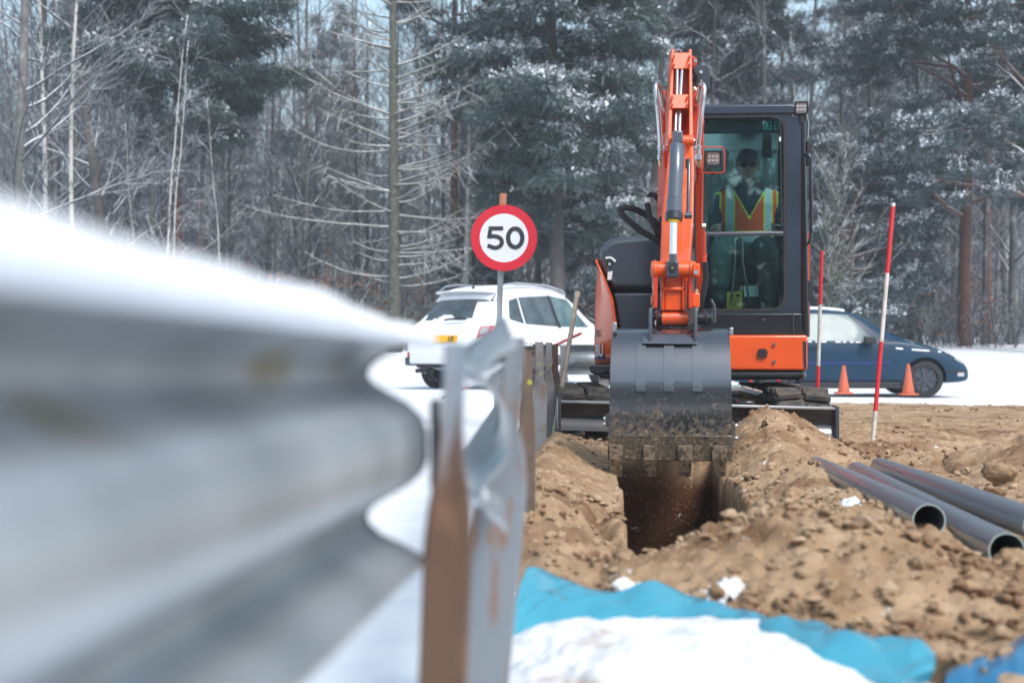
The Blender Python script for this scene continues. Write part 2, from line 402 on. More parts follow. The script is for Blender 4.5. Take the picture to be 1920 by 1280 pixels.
xs = np.concatenate([-yline(0, 105, .25, 9)[::-1][:-1], yline(0, 105, .25, 9)])
ys = np.concatenate([-yline(0, 38, .3, 4)[::-1][:-1], yline(0, 140, .12, 6)])
X, Y = np.meshgrid(xs, ys); Z = terrain(X, Y)
pit = sstep(.15, .45, X)*(1-sstep(7, 7.5, X))*sstep(4.0, 4.5, Y)*(1-sstep(14.5, 15.5, Y))
Z = Z-1.6*pit
struct(grid_mesh('snow_ground', X, Y, Z, 'snow', smooth=180))

xs = np.concatenate([np.arange(-.8, 3.2, .0145), yline(3.2, 9.5, .015, .06)])
ys = np.concatenate([yline(2.6, 9.0, .011, .020), yline(9.02, 19, .022, .06)])
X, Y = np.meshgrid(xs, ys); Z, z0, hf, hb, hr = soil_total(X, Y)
# the ground proper stops short of the heaps' own meshes: it runs underneath them
m = soil_mask(X, Y); zz, tr = soil_h(X, Y)
G = (zz*(1-tr)-.95*tr); G = G*m-.10*(1-m)
under = np.where((hf+hb+hr) > .02, -.03, 0)
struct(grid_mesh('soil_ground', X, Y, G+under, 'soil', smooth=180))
def heap(name, sel, x0, x1, y0, y1, label):
    a = np.arange(x0, x1, .013); b = np.arange(y0, y1, .013); X, Y = np.meshgrid(a, b)
    Z, z0, hf, hb, hr = soil_total(X, Y); h = (hf, hb, hr)[sel]
    Z = Z-.10*(1-sstep(.008, .03, h))
    k = h > .006
    o = grid_mesh(name, X, Y, Z, 'soil', keep=k, smooth=180)
    return tag(o, label, 'soil heap')
heap('soil_heap', 0, -.1, 3.0, 3.2, 5.4, 'wide lumpy sandy heap in the foreground between the trench and the blue tarp')
heap('soil_heap', 1, .9, 2.7, 7.2, 10.6, 'pointed heap of brown soil against the right half of the dozer blade')
heap('soil_heap', 2, 2.2, 5.6, 7.0, 10.4, 'low dark ridge of soil at the right edge beyond the grey pipes')
def ground_z(x, y):
    a = np.array([[float(x)]]); b = np.array([[float(y)]])
    return float(max(soil_total(a, b)[0][0, 0], (terrain(a, b)[0, 0] if not (.2 < x < 7 and 4 < y < 15) else -9)))

# snow mound with soil showing through, in front of the tarp
a = np.arange(-.45, .85, .008); b = np.arange(2.35, 3.75, .008); X, Y = np.meshgrid(a, b)
top = .115*np.exp(-((X-.36)/.42)**4)*np.exp(-((Y-3.13)/.42)**4)
Zm = top*1.0-.02+.035*fbm(X, Y, 4, 5, 111)*(top/.1)+.03*(billow(X, Y, 9, 4, 113)-.6)*(top/.1)
struct(grid_mesh('snow_mound', X, Y, Zm, 'snow_dirty', keep=top > .004, smooth=180))

# left-over patches of snow on the soil
def snow_patch(px, py, D, rx, ry, seed):
    p = W(px, py, D); a = np.arange(p.x-rx*1.3, p.x+rx*1.3, .007); b = np.arange(p.y-ry*1.3, p.y+ry*1.3, .007); X, Y = np.meshgrid(a, b)
    m = 1-np.hypot((X-p.x)/rx, (Y-p.y)/ry)+1.0*fbm(X, Y, 14, 5, seed)
    Z = soil_total(X, Y)[0]+.016*np.clip(m*2.2, -.6, 1)+.006*fbm(X, Y, 40, 2, seed)
    struct(grid_mesh('snow_patch', X, Y, Z, 'snow_dirty', keep=m > -.05, smooth=180))
for a_ in ((1330, 1108, 3.80, .12, .07, 1), (1290, 1120, 3.78, .05, .05, 3), (1180, 1070, 4.0, .04, .04, 4), (1650, 985, 4.9, .035, .03, 5), (1590, 930, 5.6, .05, .07, 6), (905, 960, 5.6, .07, .3, 7)): snow_patch(*a_)
# ------------------------------------------------------------------ clods
def ico(sub, seed):
    import bmesh
    bm = bmesh.new(); bmesh.ops.create_icosphere(bm, subdivisions=sub, radius=1)
    v = np.array([x.co[:] for x in bm.verts]); f = np.array([[q.index for q in p.verts] for p in bm.faces]); bm.free()
    rng = np.random.RandomState(seed); n = 1.0
    for k in range(10):
        d = rng.randn(3); d /= np.linalg.norm(d); c = rng.uniform(.2, .8); dd = v@d
        n = n-np.maximum(0, dd-c)*rng.uniform(.3, .9)
    v = v*np.array(n)[:, None]*(1+.12*rng.randn(len(v), 1)*.6)
    return v, f
rng = np.random.RandomState(5)
bases = [ico(2, i) for i in range(6)]
pts = []
def scatter(n, x0, x1, y0, y1, r0, r1, p=2.5):
    x = rng.uniform(x0, x1, n); y = y0+(y1-y0)*rng.rand(n)**1.3; r = r0+(r1-r0)*rng.rand(n)**p
    dens = fbm(x, y, 1.8, 3, 131); k = (dens+rng.uniform(-.35, .45, n) > 0) & (soil_mask(x, y) > .8)
    _, tr = soil_h(x, y); k &= tr < .02
    z = soil_total(x, y)[0]
    for i in np.nonzero(k)[0]: pts.append((x[i], y[i], z[i], r[i]))
scatter(7500, -.2, 3.2, 3.4, 7, .004, .026, 4)
scatter(3800, 0, 4.5, 6, 10.5, .006, .036, 3.5)
scatter(900, 0, 6.5, 9.5, 17.5, .012, .04, 3)
scatter(5200, .2, 2.0, 2.8, 4.7, .004, .036, 3.6)
def onpipe(x, y):
    for (a, b_) in ((W(1742, 975, 4.9), W(1530, 874, 8.0)), (W(1888, 1032, 4.45), W(1606, 885, 7.75)), (W(1950, 985, 4.75), W(1650, 876, 7.9))):
        d = (b_-a).xy; t = max(0, min(1, ((x-a.x)*d.x+(y-a.y)*d.y)/d.length_squared))
        if math.hypot(x-a.x-d.x*t, y-a.y-d.y*t) < .075: return True
    return False
pts = [p for p in pts if not onpipe(p[0], p[1])]
cv = []; cf = []; off = 0
for i, (x, y, z, r) in enumerate(pts):
    v, f = bases[i % 6]; a = rng.uniform(0, 6.3); c, s = math.cos(a), math.sin(a)
    q = v*np.array([r*rng.uniform(.8, 1.3), r*rng.uniform(.8, 1.3), r*rng.uniform(.6, .95)])
    q = np.stack([q[:, 0]*c-q[:, 1]*s, q[:, 0]*s+q[:, 1]*c, q[:, 2]], -1)+np.array([x, y, z+r*.25])
    cv.append(q); cf.append(f+off); off += len(v)
o = raw_mesh('small_clods', np.concatenate(cv), np.concatenate(cf), 'soil_crumb', smooth=60)
tag(o, 'crumbs and small clods of sandy soil strewn over the dug ground', 'soil', kind='stuff')
def big_clod(px, py, D, r, label, seed):
    v, f = ico(4, seed); p = W(px, py, D)
    v = v*np.array([r*1.15, r, r*.8]); v = v*(1+.10*fbm(v[:, 0]+seed, v[:, 1]+v[:, 2], 14/r*.06, 3, seed))[:, None]
    z = ground_z(p.x, p.y)+r*.30
    o = raw_mesh('soil_clod', v, f, 'soil', smooth=180, loc=(p.x, p.y, z)); tag(o, label, 'clod', 'large clods of soil')
big_clod(1875, 890, 7.3, .115, 'biggest rounded clod of sandy soil, near the right edge beyond the pipes', 1)
big_clod(1585, 830, 9.4, .07, 'brown clod just in front of the right end of the dozer blade', 3)
big_clod(1492, 952, 6.1, .05, 'dark rounded clod on the bank left of the nearest grey pipe end', 4)
big_clod(1860, 918, 6.7, .06, 'smaller clod lying in front of the biggest one at the right', 5)
big_clod(1895, 1045, 4.15, .055, 'clod in front of the mouth of the middle grey pipe', 6)
big_clod(1735, 1120, 3.85, .05, 'dark clod on the right flank of the foreground heap', 7)

# ------------------------------------------------------------------ tarps
def sheet(name, top, bot, m, label, seed, amp=.02, nx=110, ny=30, lip=.05):
    nx *= 2; ny *= 2
    def ev(P, t):
        P = np.array(P, float); d = np.concatenate([[0], np.cumsum(np.hypot(*(P[1:, :2]-P[:-1, :2]).T))]); d /= d[-1]
        return np.stack([np.interp(t, d, P[:, k]) for k in range(P.shape[1])], -1)
    t = np.linspace(0, 1, nx); A = ev([tuple(W(*p)) for p in top], t); B = ev([tuple(W(*p)) for p in bot], t)
    # the x,y polyline parameter is by length in x and y
    vs = np.linspace(0, 1, ny); G = A[None]*(1-vs)[:, None, None]+B[None]*vs[:, None, None]
    bulge = np.sin(vs*math.pi)[:, None]
    U, V = np.meshgrid(t*8, vs*2)
    def ln(x, y, sd):          # linear lattice noise: flat facets meeting in creases, as stiff plastic crumples
        T = np.random.RandomState(sd).rand(64, 64); xi = np.floor(x).astype(int); yi = np.floor(y).astype(int); fx = x-xi; fy = y-yi
        a, b_, c, d = T[xi & 63, yi & 63], T[(xi+1) & 63, yi & 63], T[xi & 63, (yi+1) & 63], T[(xi+1) & 63, (yi+1) & 63]
        return np.where(fx+fy < 1, a+(b_-a)*fx+(c-a)*fy, d+(c-d)*(1-fx)+(b_-d)*(1-fy))-.5
    fold = ln(U*.9+V*.8, V*1.1+seed, seed)*1.6+ln(U*1.9-V*1.2+9, V*1.7+U*.3, seed+3)*.9+ln(U*4.1+V*2, V*3.1-U*.6, seed+5)*.4
    fold0 = (np.abs(vnoise(U*1.3+V*1.2, V*.7+seed, seed)*2-1)-.5)*1.1+(np.abs(vnoise(U*2.1-V*1.9+5, V*1.1+U*.4, seed+3)*2-1)-.5)*.9+(np.abs(vnoise(U*4.2+V*2.9, V*2.5-U*.5, seed+5)*2-1)-.5)*.45
    G[..., 2] += bulge*.03+fold*amp*(.35+.65*bulge); G[..., 1] += fold*amp*.4
    # a tucked-under lip and the far hem drop to the ground
    last = G[-1].copy(); l1 = last.copy(); l1[:, 2] -= lip*.5; l1[:, 1] += .02; l2 = l1.copy(); l2[:, 2] -= lip; l2[:, 1] += .12
    first = G[0].copy(); f1 = first.copy(); f1[:, 2] -= .05; f1[:, 1] += .04; f2 = f1.copy(); f2[:, 2] -= .12; f2[:, 1] += .05
    G = np.concatenate([f2[None], f1[None], G, l1[None], l2[None]])
    o = grid_mesh(name, G[..., 0], G[..., 1], G[..., 2], m, smooth=180)
    o.data.set_sharp_from_angle(angle=R(9))
    s = o.modifiers.new('solid', 'SOLIDIFY'); s.thickness = .003
    return tag(o, label, 'tarp')
sheet('tarpaulin', [(988, 1062, 3.62), (1040, 1082, 3.72), (1100, 1104, 3.76), (1200, 1110, 3.75), (1330, 1138, 3.68), (1450, 1160, 3.5), (1590, 1185, 3.35), (1700, 1202, 3.2), (1750, 1228, 3.08)],
      [(948, 1228, 3.34), (1010, 1188, 3.40), (1150, 1172, 3.42), (1270, 1168, 3.42), (1380, 1188, 3.32), (1450, 1215, 3.14), (1540, 1262, 2.97), (1690, 1278, 2.9), (1752, 1262, 2.92)],
      'tarp', 'long crumpled light blue tarpaulin lying over snow in front of the soil heap', 4, .036)
sheet('tarpaulin', [(1790, 1262, 3.2), (1850, 1232, 3.2), (1925, 1185, 3.25), (2030, 1150, 3.3)],
      [(1770, 1300, 2.9), (1850, 1330, 2.85), (1940, 1350, 2.8), (2050, 1370, 2.8)],
      'tarp_dark', 'darker blue crumpled tarpaulin in the bottom right corner', 9, .011, 50, 30)

# ------------------------------------------------------------------ grey pipes
def pipe(a, b, r, label):
    A, B = Vector(a), Vector(b); n = 48; d = (B-A).normalized(); u = d.cross(Vector((0, 0, 1))).normalized(); v = u.cross(d)
    root = empty('plastic_pipe', A, label, 'pipe', 'grey plastic pipes lying beside the trench', world=True)
    mb = MB(); ri = r-.005; K = 14
    for k in range(K+1):
        p = A.lerp(B, k/K)
        mb.v += [tuple(p+(u*math.cos(2*math.pi*j/n)+v*math.sin(2*math.pi*j/n))*r) for j in range(n)]
    for k in range(K+1):
        p = A.lerp(B, k/K)
        mb.v += [tuple(p+(u*math.cos(2*math.pi*j/n)+v*math.sin(2*math.pi*j/n))*ri) for j in range(n)]
    o2 = (K+1)*n
    for k in range(K):
        for j in range(n):
            q = (j+1) % n
            mb.f.append((k*n+j, k*n+q, (k+1)*n+q, (k+1)*n+j)); mb.f.append((o2+k*n+j, o2+(k+1)*n+j, o2+(k+1)*n+q, o2+k*n+q))
    for j in range(n):
        q = (j+1) % n; mb.f.append((K*n+j, K*n+q, o2+K*n+q, o2+K*n+j))
    mb.m = [0]*len(mb.f)
    mb.build('barrel', 'pipe', root)
    rm = MB(); P = lambda rr, t: [A-d*t+(u*math.cos(2*math.pi*j/n)+v*math.sin(2*math.pi*j/n))*rr for j in range(n)]
    rm.ring(P(r-.0008, .002), P(ri+.0005, .002), d*.006)
    rm.build('cut_end', 'pipe_rim', root)
pipe(W(1742, 975, 4.9), W(1530, 874, 8.0), .057, 'left grey pipe with its open end uppermost, nearest the trench')
pipe(W(1888, 1032, 4.45), W(1606, 885, 7.75), .057, 'middle grey pipe whose open end is half hidden by a clod')
pipe(W(1950, 985, 4.75), W(1650, 876, 7.9), .055, 'right grey pipe running out at the right edge')

# ------------------------------------------------------------------ near guardrail
def wprofile(hh=.31, dep=.08, n=4):
    # (lateral towards the road -, height) from the top flange to the bottom flange, as seen from the post side
    k = [(0, .155), (-.006, .150), (-.035, .138), (-.062, .125), (-.078, .112), (-.083, .100), (-.076, .087), (-.054, .074), (-.027, .059), (-.009, .042), (0, .022), (0, 0)]
    lo = [(0, -.015), (-.006, -.030), (-.022, -.046), (-.05, -.062), (-.074, -.076), (-.083, -.090), (-.080, -.104), (-.062, -.120), (-.03, -.134), (-.006, -.148), (0, -.155)]
    return k+lo
def beam(mb, path, prof=None, th=.003, bend=None, twist=None):
    """path: list of (x,y,z) centres; beam height vertical; lateral = perpendicular in plan"""
    prof = prof or wprofile(); P = [Vector(p) for p in path]; n = len(prof); vs = []
    for i, p in enumerate(P):
        t = (P[min(i+1, len(P)-1)]-P[max(i-1, 0)]); t.z = 0; t.normalize(); lat = Vector((t.y, -t.x, 0))
        tw = twist[i] if twist else 0; sc = bend[i] if bend else 1
        for (a, b) in prof:
            b2 = b*sc; a2 = a
            ca, sa = math.cos(tw), math.sin(tw)
            vs.append(p+lat*(a2*ca-b2*sa)+Vector((0, 0, a2*sa+b2*ca)))
    fs = [(i*n+j, i*n+j+1, (i+1)*n+j+1, (i+1)*n+j) for i in range(len(P)-1) for j in range(n-1)]
    mb.add(vs, fs)
def post(mb, px, py_top, D, width_top, width_low, zt_w, lean, zg=-.05, th=.03, mi=0):
    """C-shaped steel post, pinched where the beam bolts on"""
    top = W(px, py_top, D); H = top.z-zg; rows = []
    K = 14
    for k in range(K+1):
        z = top.z-H*k/K if k else top.z
        f = float(sstep(zt_w[0], zt_w[1], z)); wd = width_low+(width_top-width_low)*f
        cx = top.x-lean*(top.z-z)
        e = .004; dd = th+ (1-f)*.02
        prof = [(-wd/2, dd), (-wd/2, .004), (-wd*.44, 0), (wd*.0, .003), (wd*.44, 0), (wd/2, .004), (wd/2, dd), (wd/2-e, dd), (wd/2-e, e+.004), (wd*.0, e+.003), (-wd/2+e, e+.004), (-wd/2+e, dd)]
        rows.append([Vector((cx+a, D+b, z)) for a, b in prof])
    n = len(rows[0]); vs = [v for r in rows for v in r]
    fs = [(i*n+j, i*n+(j+1) % n, (i+1)*n+(j+1) % n, (i+1)*n+j) for i in range(K) for j in range(n)]+[tuple(range(n))]
    mb.add(vs, fs, mi)
def stain_material():
    m = MATS['galv'].copy(); m.name = 'galv_stained'; n = m.node_tree.nodes; l = m.node_tree.links; p = n['Principled BSDF']
    src = p.inputs['Base Color'].links[0].from_socket; tc = n.new('ShaderNodeTexCoord'); nz = n.new('ShaderNodeTexNoise'); nz.inputs['Scale'].default_value = 22; l.new(tc.outputs['Object'], nz.inputs['Vector'])
    for (y, z, rad) in ((1.36, .712, .030), (1.44, .708, .020), (1.72, .706, .020), (.80, .69, .02)):
        mp = n.new('ShaderNodeMapping'); mp.vector_type = 'POINT'; mp.inputs['Location'].default_value = (0, -y*.6, -z*1.6); mp.inputs['Scale'].default_value = (0, .6, 1.6); l.new(tc.outputs['Object'], mp.inputs[0])
        ln = n.new('ShaderNodeVectorMath'); ln.operation = 'LENGTH'; l.new(mp.outputs[0], ln.inputs[0])
        ad = n.new('ShaderNodeMath'); ad.operation = 'MULTIPLY_ADD'; ad.inputs[1].default_value = .03; l.new(nz.outputs[0], ad.inputs[0]); l.new(ln.outputs['Value'], ad.inputs[2])
        mr = n.new('ShaderNodeMapRange'); mr.inputs[1].default_value = rad+.030; mr.inputs[2].default_value = rad+.005; mr.inputs[4].default_value = .75; l.new(ad.outputs[0], mr.inputs[0])
        mx = n.new('ShaderNodeMix'); mx.data_type = 'RGBA'; mx.inputs[7].default_value = (.20, .15, .05, 1); l.new(src, mx.inputs[6]); l.new(mr.outputs[0], mx.inputs[0]); src = mx.outputs[2]
    l.new(src, p.inputs['Base Color']); MATS['galv_stained'] = m
stain_material()
gr = empty('guardrail', (0.0, 2.5, 0), 'dented galvanised roadside guardrail running from the left foreground past the trench, snow along its top', 'guardrail', world=True)
def LX(D, off=-.254): return off+(1150-960)/FPX*D     # line of the beam
ztop = CZ+.018; zc = ztop-.155
ys_ = [-1.2, -.6, -.2, 0, .2, .35, .5, .7, .9, 1.1, 1.3, 1.5, 1.7, 1.93]
pr = [(a, b) for a, b in wprofile()]
zb_ = lambda y: zc+.036-.0187*y
mb = MB(); beam(mb, [(LX(y), y, zb_(y)) for y in ys_], pr)
o = mb.build('beam', 'galv_stained', gr, smooth=180); s = o.modifiers.new('solid', 'SOLIDIFY'); s.thickness = .003
b = MB(); t_ = Vector((LX(1.93)-LX(1.7), .23, 0)).normalized(); la_ = Vector((t_.y, -t_.x, 0)); c_ = Vector((LX(1.93), 1.931, zb_(1.93)))
b.tube([c_+la_*a+Vector((0, 0, h)) for a, h in pr], .0026, 6); b.build('cut_edge', 'black_matte', gr, smooth=60)
# second length: its near end is buckled, with the top flange kinked upwards
prb = [(a, b) for a, b in wprofile()]
P2 = [(-.004, 2.22, zc-.005), (-.012, 2.40, zc), (-.018, 2.62, zc+.004), (-.022, 2.9, zc), (-.012, 3.6, zc), (.015, 5.1, zc), (.09, 8, zc), (.145, 10, zc), (.255, 11.6, zc), (.375, 13, zc), (.505, 14.4, zc)]
mb = MB(); beam(mb, P2, prb)
nP = len(prb)
for i_, (up, out) in enumerate(((-.012, .012), (.034, .0), (.020, -.01), (.0, 0))):
    for j_ in range(nP):
        k_ = i_*nP+j_; x_, y_, z_ = mb.v[k_]; a_ = prb[j_][0]; mb.v[k_] = (x_-a_*(.5, .3, .1, 0)[i_], y_, z_)
    for j_ in range(6):
        k_ = i_*nP+j_; f_ = 1-j_/6; x_, y_, z_ = mb.v[k_]; mb.v[k_] = (x_+out*f_, y_, z_+up*f_)
o = mb.build('beam', 'galv', gr, smooth=60); o['label'] = 'farther length of beam, its near end buckled upwards'
s = o.modifiers.new('solid', 'SOLIDIFY'); s.thickness = .003
# snow lying on the beam
def snow_strip(path, h, wdt, name, parent, seed):
    P = [Vector(p) for p in path]; Q = []
    for i in range(len(P)-1):
        for k in range(24): Q.append(P[i].lerp(P[i+1], k/24))
    Q.append(P[-1]); n = 9; vs = []; rr = random.Random(seed)
    xa = np.array([q.y*6 for q in Q]); nn = fbm(xa, xa*0, 1, 4, seed)
    for i, q in enumerate(Q):
        t = (Q[min(i+1, len(Q)-1)]-Q[max(i-1, 0)]); t.z = 0; t.normalize(); lat = Vector((t.y, -t.x, 0))
        u = i/(len(Q)-1); hh = (h[0]+(h[1]-h[0])*u)*(1+.35*nn[i])
        for j in range(n):
            a = math.pi*j/(n-1); vs.append(q+lat*(math.cos(a)*wdt)+Vector((0, 0, math.sin(a)**.7*hh-.004)))
    fs = [(i*n+j, i*n+j+1, (i+1)*n+j+1, (i+1)*n+j) for i in range(len(Q)-1) for j in range(n-1)]
    fs += [((i+1)*n, (i+1)*n+n-1, i*n+n-1, i*n) for i in range(len(Q)-1)]
    b = MB(); b.add(vs, fs+[tuple(range(n)), tuple(range((len(Q)-1)*n, len(Q)*n))[::-1]]); return b.build(name, 'snow', parent, smooth=180)
snow_strip([(LX(y)-.024, y, zb_(y)+.143) for y in ys_], (.054, .024), .040, 'snow_layer', gr, 2)
snow_strip([(-.045, 2.9, ztop-.012), (-.035, 3.6, ztop-.012), (-.008, 5.1, ztop-.012), (.068, 8, ztop-.012), (.12, 10, ztop-.012)], (.015, .02), .03, 'snow_layer', gr, 3)
snow_strip([(-.065, 2.3, zc+.08), (-.075, 2.62, zc+.082), (-.075, 2.9, zc+.08), (-.065, 3.6, zc+.08), (-.04, 5.1, zc+.08)], (.014, .014), .028, 'snow_layer', gr, 4)
snow_strip([(-.065, 2.3, zc-.118), (-.075, 2.62, zc-.118), (-.075, 2.9, zc-.118), (-.065, 3.6, zc-.118), (-.04, 5.1, zc-.118)], (.014, .014), .028, 'snow_layer', gr, 5)
def add_post(px, py, D, wt, wl, band, lean, m, lab=None, mi2=None):
    b = MB(); post(b, px, py, D, wt, wl, band, lean)
    o = b.build('post', m, gr, smooth=40, bevel=.0012)
    if lab: o['label'] = lab
    return o
def post_mat(name, zsplit, c_top, c_low, top_rust=None):
    m = bpy.data.materials.new(name); m.use_nodes = True; n = m.node_tree.nodes; l = m.node_tree.links; p = n['Principled BSDF']
    tc = n.new('ShaderNodeTexCoord'); sx = n.new('ShaderNodeSeparateXYZ'); l.new(tc.outputs['Object'], sx.inputs[0])
    nz = n.new('ShaderNodeTexNoise'); nz.inputs['Scale'].default_value = 9; nz.inputs['Detail'].default_value = 5
    mp = n.new('ShaderNodeMapping'); mp.inputs['Scale'].default_value = (3, 3, .8); l.new(tc.outputs['Object'], mp.inputs[0]); l.new(mp.outputs[0], nz.inputs['Vector'])
    ad = n.new('ShaderNodeMath'); ad.operation = 'MULTIPLY_ADD'; ad.inputs[1].default_value = .35; l.new(nz.outputs[0], ad.inputs[0]); l.new(sx.outputs[2], ad.inputs[2])
    mr = n.new('ShaderNodeMapRange'); mr.inputs[1].default_value = zsplit+.175-.04; mr.inputs[2].default_value = zsplit+.175+.04; l.new(ad.outputs[0], mr.inputs[0])
    mx = n.new('ShaderNodeMix'); mx.data_type = 'RGBA'; mx.inputs[6].default_value = (*c_low, 1); mx.inputs[7].default_value = (*c_top, 1); l.new(mr.outputs[0], mx.inputs[0])
    m2 = n.new('ShaderNodeMix'); m2.data_type = 'RGBA'; m2.inputs[7].default_value = (.22, .12, .07, 1); l.new(mx.outputs[2], m2.inputs[6])
    r2 = n.new('ShaderNodeMapRange'); r2.inputs[1].default_value = .54; r2.inputs[2].default_value = .70; l.new(nz.outputs[0], r2.inputs[0]); l.new(r2.outputs[0], m2.inputs[0])
    l.new(m2.outputs[2], p.inputs['Base Color']); p.inputs['Roughness'].default_value = .6; p.inputs['Metallic'].default_value = .25
    MATS[name] = m
post_mat('post_rusty', .60, (.24, .29, .34), (.115, .066, .042))
post_mat('post_pale', -1, (.20, .225, .25), (.3, .3, .3))
add_post(853, 644, 1.93, .030, .066, (.46, .62), .038, 'post_rusty', 'nearest post, rusty brown below and blue-grey above')
add_post(967, 633, 2.75, .038, .100, (.47, .60), .095, 'post_pale', 'second post, pale galvanised with rust streaks, leaning')
add_post(989, 655, 5.1, .035, .055, (.45, .6), .0, 'rust', 'third post, rusty and half hidden behind the second')
add_post(1011, 641, 10.0, .058, .105, (.42, .52), .0, 'galv_dull')
add_post(1029, 642, 11.6, .055, .10, (.42, .52), 0, 'galv_dull')
add_post(1041, 645, 13.0, .055, .10, (.42, .52), 0, 'rust')
add_post(1056, 648, 14.4, .06, .10, (.42, .52), 0, 'galv_dull')
for px, py, D in ((993, 716, 5.05), (1012, 683, 9.97), (1013, 700, 9.96), (1033, 684, 11.57)):
    b = MB(); p = W(px, py, D); b.cyl(p, p-Vector((0, .03, 0)), .009, 10); b.build('bolt_cap', 'bolt_yellow', gr)
# bolted splice plate and dark bolts at the first post
b = MB(); p = W(816, 830, 1.96); b.box(p, (.012, .05, .12)); b.build('spacer_bracket', 'black_matte', gr, bevel=.003)
# second guardrail crossing behind the machine
g2 = empty('guardrail', W(1110, 700, 14.6), 'straight galvanised guardrail crossing behind the left side of the excavator', 'guardrail', world=True)
mb = MB(); q = [( .53+.4*i, 14.62+.05*i, zc+.005) for i in range(5)]; q = q[::-1]
beam(mb, q, [(-a, b) for a, b in wprofile()]); o = mb.build('beam', 'galv', g2, smooth=60); s = o.modifiers.new('solid', 'SOLIDIFY'); s.thickness = .003
for x in (.95, 1.75):
    b = MB(); b.box((x, 14.75, .33), (.1, .05, .76)); b.build('post', 'galv_dull', g2, bevel=.004)

# ------------------------------------------------------------------ speed limit sign
def digit_path(pts, wdt, D0, base, sc, d=.004):
    """flat stroke of constant width through 2-D points, as a thin plate"""
    n = len(pts); L = []; Rr = []
    for i in range(n):
        a = Vector(pts[max(i-1, 0)]); b = Vector(pts[min(i+1, n-1)]); t = (b-a).normalized(); nn = Vector((-t.y, t.x))
        L.append(Vector(pts[i])+nn*wdt/2); Rr.append(Vector(pts[i])-nn*wdt/2)
    vs = []
    for q in L+Rr: vs.append(base+Vector((q.x*sc, 0, q.y*sc)))
    ext = Vector((0, d, 0)); m = len(vs); vs += [v+ext for v in vs]
    fs = []
    for i in range(n-1):
        fs += [(i, i+1, n+i+1, n+i), (m+i, m+n+i, m+n+i+1, m+i+1), (i, m+i, m+i+1, i+1), (n+i, n+i+1, m+n+i+1, m+n+i)]
    fs += [(0, n, m+n, m), (n-1, m+n-1, m+2*n-1, 2*n-1)]
    return vs, fs
sg = empty('speed_limit_sign', W(936, 810, 12.8), 'round red-edged 50 speed limit sign, scuffed, on a grey pole', 'road sign', world=True)
SD = 12.8; C = W(945, 446, SD); r0 = .298
N = 64; cir = lambda r, dy: [C+Vector((r*math.cos(-2*math.pi*j/N), dy, r*math.sin(-2*math.pi*j/N))) for j in range(N)]
b = MB(); b.prism(cir(r0*.985, .003), (0, .012, 0)); b.build('sign_plate', 'galv_dull', sg)
b = MB(); b.ring(cir(r0, 0), cir(r0*.735, 0), (0, .006, 0)); b.build('red_border', 'sign_red', sg)
b = MB(); b.prism(cir(r0*.737, .0012), (0, .004, 0)); b.build('white_face', 'sign_white', sg)
sc = r0/62.
base = C+Vector((0, -.0032, 0))
zero = [(21+13.3*math.cos(a), 17.4*math.sin(a)) for a in np.linspace(math.pi/2, math.pi/2+2*math.pi, 41)]
vs, fs = digit_path(zero, 8.2, 0, base, sc); b = MB(); b.add(vs, fs); b.build('digit_zero', 'sign_black', sg, smooth=0)
b = MB()
vs, fs = digit_path([(-1.5, 17.8), (-28.8, 17.8)], 7.4, 0, base, sc); b.add(vs, fs)
vs, fs = digit_path([(-26, 14.2), (-28.2, -1.0)], 7.4, 0, base+Vector((0, .0006, 0)), sc); b.add(vs, fs)
arc = [(-27.5, 1.5), (-22, 3.4)]+[(-16.5+12.6*math.cos(a), -8.0+10.6*math.sin(a)) for a in np.linspace(R(82), R(-128), 22)]+[(-31.0, -14.5)]
vs, fs = digit_path(arc, 7.8, 0, base+Vector((0, .0012, 0)), sc); b.add(vs, fs)
b.build('digit_five', 'sign_black', sg, smooth=0)
b = MB(); b.tube([W(930, 815, SD+.05), W(936, 600, SD+.05), W(942.5, 384, SD+.05)], .026, 14); b.build('pole', 'galv', sg)
b = MB(); b.tube([W(942.5, 386, SD+.05), W(943.5, 363, SD+.05)], .033, 14); b.build('pole_top', 'wood_red', sg, bevel=.004)
for dz in (.13, -.13):
    b = MB(); b.box(C+Vector((0, .035, dz)), (.16, .012, .03)); b.build('clamp', 'galv_dull', sg, bevel=.002)

# ------------------------------------------------------------------ range poles, stake, cones
def range_pole(pa, pb, bands, r, label, tint=None):
    A, B = Vector(pa), Vector(pb); root = empty('ranging_pole', A, label, 'surveying pole', 'red and white ranging poles', world=True)
    t = 0.
    for f, m in bands:
        t2 = min(1, t+f); b = MB(); b.tube([A.lerp(B, t), A.lerp(B, t2)], r, 12, cap=True); b.build('red_band' if m == 'pole_red' else 'white_band', m, root); t = t2
    return root
def ext(a, b, zt):            # extend a->b to height zt
    k = (zt-a.z)/(b.z-a.z); return a+(b-a)*k
a, b_ = W(1675, 381, 10.7), W(1637, 822, 10.5)
range_pole(ext(b_, a, -.02), a, [(.15, 'pole_white'), (.28, 'pole_red'), (.28, 'pole_white'), (.276, 'pole_red'), (.014, 'pole_white')], .0165, 'tallest red and white ranging pole, planted leaning in the soil right of the machine')
a, b_ = W(1541, 470, 12.7), W(1533, 731, 12.7)
range_pole(ext(b_, a, -.02), a, [(.36, 'pole_red'), (.34, 'pole_white'), (.30, 'pole_red')], .017, 'faded red and white ranging pole directly right of the cab door')
for px, s_, lb in ((1408, 17.5, 'ranging pole behind the machine, left one of two red stubs seen under its body'), (1460.5, 16.2, 'ranging pole behind the machine, right one of two red stubs seen under its body')):
    a = W(px-2, 500, s_); b_ = W(px, 732, s_)
    range_pole(ext(b_, a, -.05), ext(b_, a, 1.5), [(.35, 'pole_red'), (.33, 'pole_white'), (.32, 'pole_red')], .02, lb)
a, b_ = W(1089, 625, 14.3), W(830, 746, 18.4)
